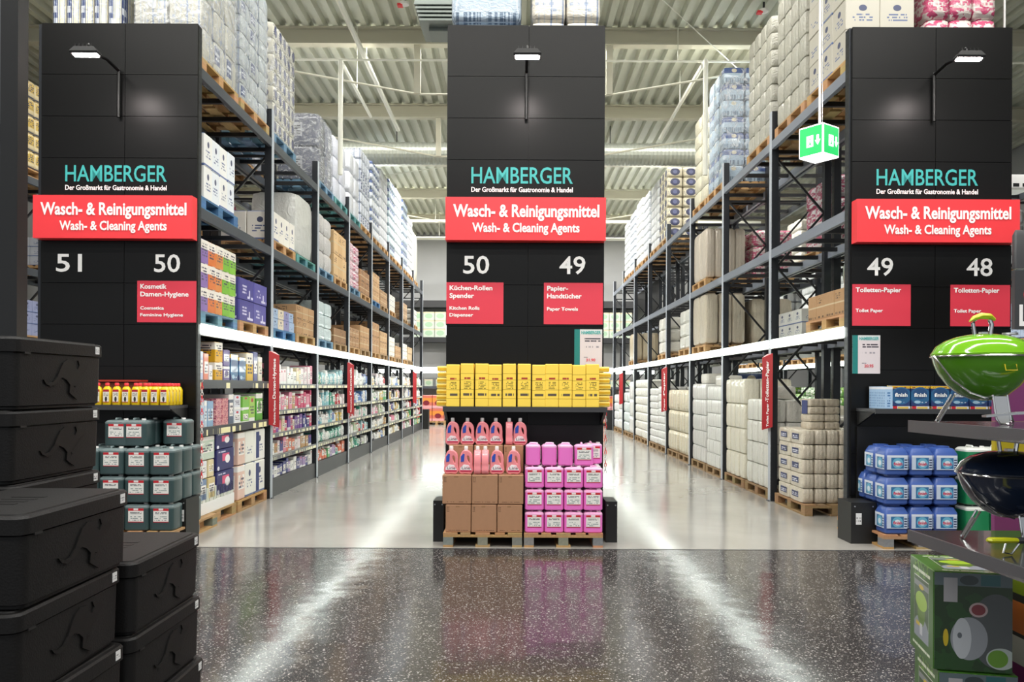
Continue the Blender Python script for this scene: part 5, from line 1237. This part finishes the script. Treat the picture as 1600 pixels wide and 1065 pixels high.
def grill(label, loc, top, bowl, rz=0):
    g = thing('kettle_grill', label, 'grill', loc, rz)
    R = .19; zr = .268
    ob('bowl', MB().lathe([(.002, zr - .178), (.045, zr - .173), (.09, zr - .152), (.132, zr - .115), (.163, zr - .07), (.18, zr - .03), (.186, zr - .004), (.188, zr)], 48).mesh('bowl', bowl), g)
    lid_ = ob('lid', MB().lathe([(R, zr + .001), (R + .002, zr + .01), (R - .004, zr + .018), (.172, zr + .042), (.14, zr + .064), (.1, zr + .08), (.05, zr + .09), (.002, zr + .092)], 48).mesh('lid', top), g)
    ob('rim', MB().tube([(math.cos(a) * (R + .001), math.sin(a) * (R + .001), zr) for a in [2 * PI * i / 48 for i in range(49)]], .004, 6).mesh('rim', 'chrome'), g)
    ob('lid_handle', MB().loft([[(x, y, z) for x, y, z in ((-.012, -.012, zz), (.012, -.012, zz), (.012, .012, zz), (-.012, .012, zz))] for zz in (zr + .09, zr + .1)], smooth=False).mesh('post', 'alu'), lid_)
    hz = zr + .09
    ob('handle_bracket', MB().tube([(-.035, 0, hz), (-.042, 0, hz + .045), (-.03, 0, hz + .062)], .008, 8).tube([(.028, 0, hz), (.034, 0, hz + .04), (.026, 0, hz + .06)], .009, 8).mesh('bracket', 'chrome'), lid_)
    ob('handle_grip', MB().loft([[(x_, .018 * math.cos(a) * s2, hz + .065 + o_ + .011 * math.sin(a) * s2) for a in [2 * PI * j / 10 for j in range(10)]] for x_, o_, s2 in ((-.055, -.012, .35), (-.04, 0, .9), (-.01, .01, 1.15), (.025, .008, 1.1), (.045, -.004, .6))]).mesh('grip', 'handle_lime'), lid_)
    ob('lid_vent', MB().lathe([(.03, zr + .087), (.028, zr + .095), (.002, zr + .096)], 16, c=(.09, -.03)).mesh('vent', 'alu'), lid_)
    # handle staple on the bowl
    ob('staple', MB().tube([(-.022, -.182, zr - .035), (-.022, -.19, zr - .058), (.022, -.19, zr - .058), (.022, -.182, zr - .035)], .0025, 6).mesh('staple', 'yellow_plastic'), g)
    # lid carry wire hugging the bowl
    ob('carry_wire', MB().tube([(-R - .008, 0, zr + .002), (-.184, -.03, zr - .035), (-.155, -.06, zr - .095), (-.1, -.09, zr - .145), (-.03, -.09, zr - .168)], .004, 6).mesh('wire', 'chrome'), g)
    for i, a in enumerate((math.radians(-92), math.radians(28), math.radians(168))):
        ca, sa = math.cos(a), math.sin(a)
        if i == 0:
            lg = ob('leg', MB().prism([(-.026, .11), (.026, .11), (.026, .022), (.02, .006), (.008, 0), (-.008, 0), (-.02, .006), (-.026, .022)], lambda p, q: (p[0], q + (.11 - p[1]) * -.25, p[1]), -.118, -.112).mesh('leg', 'alu'), g)
            ob('leg_frame', MB().tube([(-.028, -.116, .115), (-.028, -.14, .022), (-.016, -.145, .004), (.016, -.145, .004), (.028, -.14, .022), (.028, -.116, .115)], .004, 6).mesh('frame', 'chrome'), lg)
        else:
            px_, py_ = -sa * .022, ca * .022
            pts = [(ca * .11 + px_, sa * .11 + py_, .115), (ca * .17 + px_, sa * .17 + py_, .003), (ca * .17 - px_, sa * .17 - py_, .003), (ca * .11 - px_, sa * .11 - py_, .115)]
            lg = ob('leg', MB().tube(pts, .0045, 6).mesh('leg', 'chrome'), g)
            ob('leg_plate', MB().add([(ca * .125 + px_ * .7, sa * .125 + py_ * .7, .085), (ca * .125 - px_ * .7, sa * .125 - py_ * .7, .085), (ca * .165 - px_ * .7, sa * .165 - py_ * .7, .012), (ca * .165 + px_ * .7, sa * .165 + py_ * .7, .012),
                                      (ca * .129 + px_ * .7, sa * .129 + py_ * .7, .085), (ca * .129 - px_ * .7, sa * .129 - py_ * .7, .085), (ca * .169 - px_ * .7, sa * .169 - py_ * .7, .012), (ca * .169 + px_ * .7, sa * .169 + py_ * .7, .012)],
                                     [(0, 1, 2, 3), (7, 6, 5, 4), (0, 4, 5, 1), (2, 6, 7, 3), (1, 5, 6, 2), (0, 3, 7, 4)]).mesh('plate', 'grey_plastic'), lg)
    return g
grill('lime green kettle grill on the upper shelf of the stand', (1.885, 3.28, 1.491), 'grill_green', 'grill_bowl')
grill('dark blue kettle grill on the lower shelf of the stand', (1.99, 3.28, 1.021), 'grill_blue', 'grill_blue')
t = thing('grill_tool', 'yellow handled grill tool lying on the upper shelf', 'tool', (1.86, 3.02, 1.54))
ob('blade', MB().bar((-.12, 0, -.012), (0, 0, 0), .03, .008).mesh('blade', 'alu'), t); ob('grip', MB().tube([(.05, 0, .002), (.25, 0, .004)], .011, 8).mesh('grip', 'yellow_plastic'), t); ob('shaft', MB().bar((0, 0, 0), (.06, 0, .002), .02, .01).mesh('shaft', 'alu'), t)
t = thing('grill_tool', 'olive handled grill tool lying on the lower shelf before blue grill', 'tool', (1.84, 2.98, 1.075))
ob('grip', MB().loft([[(x_, .02 * s2 * math.cos(a), .012 * s2 * math.sin(a)) for a in [2 * PI * j / 10 for j in range(10)]] for x_, s2 in ((-.11, .4), (-.1, .9), (-.04, .9), (.0, .75))]).mesh('grip', 'handle_lime'), t)
ob('shaft', MB().tube([(0, 0, 0), (.07, 0, -.002)], .012, 8).mesh('shaft', 'grey_plastic'), t); ob('stand_wire', MB().tube([(-.04, 0, -.01), (-.05, 0, -.045), (-.02, 0, -.05), (.01, 0, -.01)], .004, 6).mesh('wire', 'chrome'), t)
# grill cartons
for i, (x, y, rz) in enumerate([(1.985, 3.635, -.2), (2.0, 3.62, -.2)]):
    z = .425 * (1 - i)
    t = thing('grill_carton', ['green grill carton with printed kettles, upper of the pile', 'green grill carton, lower of the pile under the stand'][i], 'carton', (x, y, z + .0005), rz)
    ob('carton_body', MB().rbox(.31, .36, [(.003, 0), (0, .003), (0, .419), (.003, .422)], .004, seg=1, smooth=False).mesh('body', 'box_lawn'), t)
    ob('front_print', MB().box(-.152, .152, -.1825, -.1805, .004, .418).mesh('print', 'box_grill'), t, label='dark grill photo on the narrow side')
t = tag(ob('striped_box', MB().box(-.18, .18, -.18, .18, 0, .86).mesh('box', 'stripes'), None, (2.41, 3.66, 0)), 'box with orange, white, purple and yellow bands beside grill cartons', 'box')
t = thing('advertising_board', 'magenta, yellow and green board behind the grill stand', 'board', (2.75, 3.95, 0))
ob('board_panel', MB().box(-.42, .6, 0, .03, .1, 1.86).mesh('board', 'magenta'), t); ob('foot', MB().box(-.3, .4, -.1, .15, 0, .1).mesh('foot', 'black'), t)
# dark sign with L, right edge
t = thing('dark_shop_sign', 'dark grey sign with white letter L at right edge of view', 'sign', (4.60, 7.5, 2.1))
ob('sign_plate', MB().box(0, 1.4, 0, .05, .08, .62).mesh('plate', 'grey_plastic'), t); ob('upper_plate', MB().rbox(1.4, .06, [(0, .64), (0, .95), (.02, 1.0)], .02, cx=.7, cy=.03).mesh('plate', 'grey_plastic'), t)
ob('lettering', text_me('L', .09, .19, 'white_ink', 'front', .04), t, (.04, -.004, .12)); ob('red_mark', MB().lathe([(.09, 0), (.09, .004)], 20).mesh('mark', 'red_panel'), t, (.17, -.001, .4), rot=(PI / 2, 0, 0))
ob('sign_post', MB().box(.6, .66, .06, .12, -2.1, .9).mesh('post', 'black'), t)
t = thing('ceiling_projector', 'white fan heater unit hung beyond the right pillar', 'heater', (5.75, 9.6, 3.95))
ob('housing', MB().rbox(.5, .3, [(.02, 0), (0, .02), (0, .14), (.03, .18)], .05).mesh('housing', 'cap_white'), t)
for i in range(4): ob('slot', MB().box(-.2 + i * .11, -.13 + i * .11, -.153, -.149, .03, .07).mesh('slot', 'black'), t)
ob('hanger', MB().tube([(0, 0, .18), (0, 0, 4.4)], .012, 6).mesh('rod', 'cap_white'), t)

# red and white barrier chains hanging at the rack ends
link = MB().tube([(0.012 * math.cos(a), 0, 0.022 * math.sin(a)) for a in [2 * PI * i / 10 for i in range(11)]], .004, 5)
lr, lw_ = link.mesh('chain_link', 'red_banner'), link.mesh('chain_link', 'cap_white')
for x, z0, n_, lb in ((-3.455, .55, 32, 'red and white chain hanging beside the front left shelves'), (.99, .7, 20, 'red and white chain hanging at the right end of middle shelf')):
    t = thing('barrier_chain', lb, 'chain', (x, 8.95, z0))
    for i in range(n_): ob('chain_link', lr if (i // 2) % 2 else lw_, t, (0, 0, .035 * i), rz=(i % 2) * PI / 2)
    ob('hook', MB().tube([(0, 0, .035 * n_ - .01), (0, .03, .035 * n_ + .01)], .005, 6).mesh('hook', 'alu'), t)
for x, lb in ((-3.5, 'small white notice on the rack guard at the left pillar'), (3.6, 'small white notice on the rack guard at the right pillar')):
    tag(ob('notice_card', MB().box(-.03, .03, -.002, 0, 0, .12).mesh('card', 'tag_white'), None, (x, 8.518, .2)), lb, 'notice')
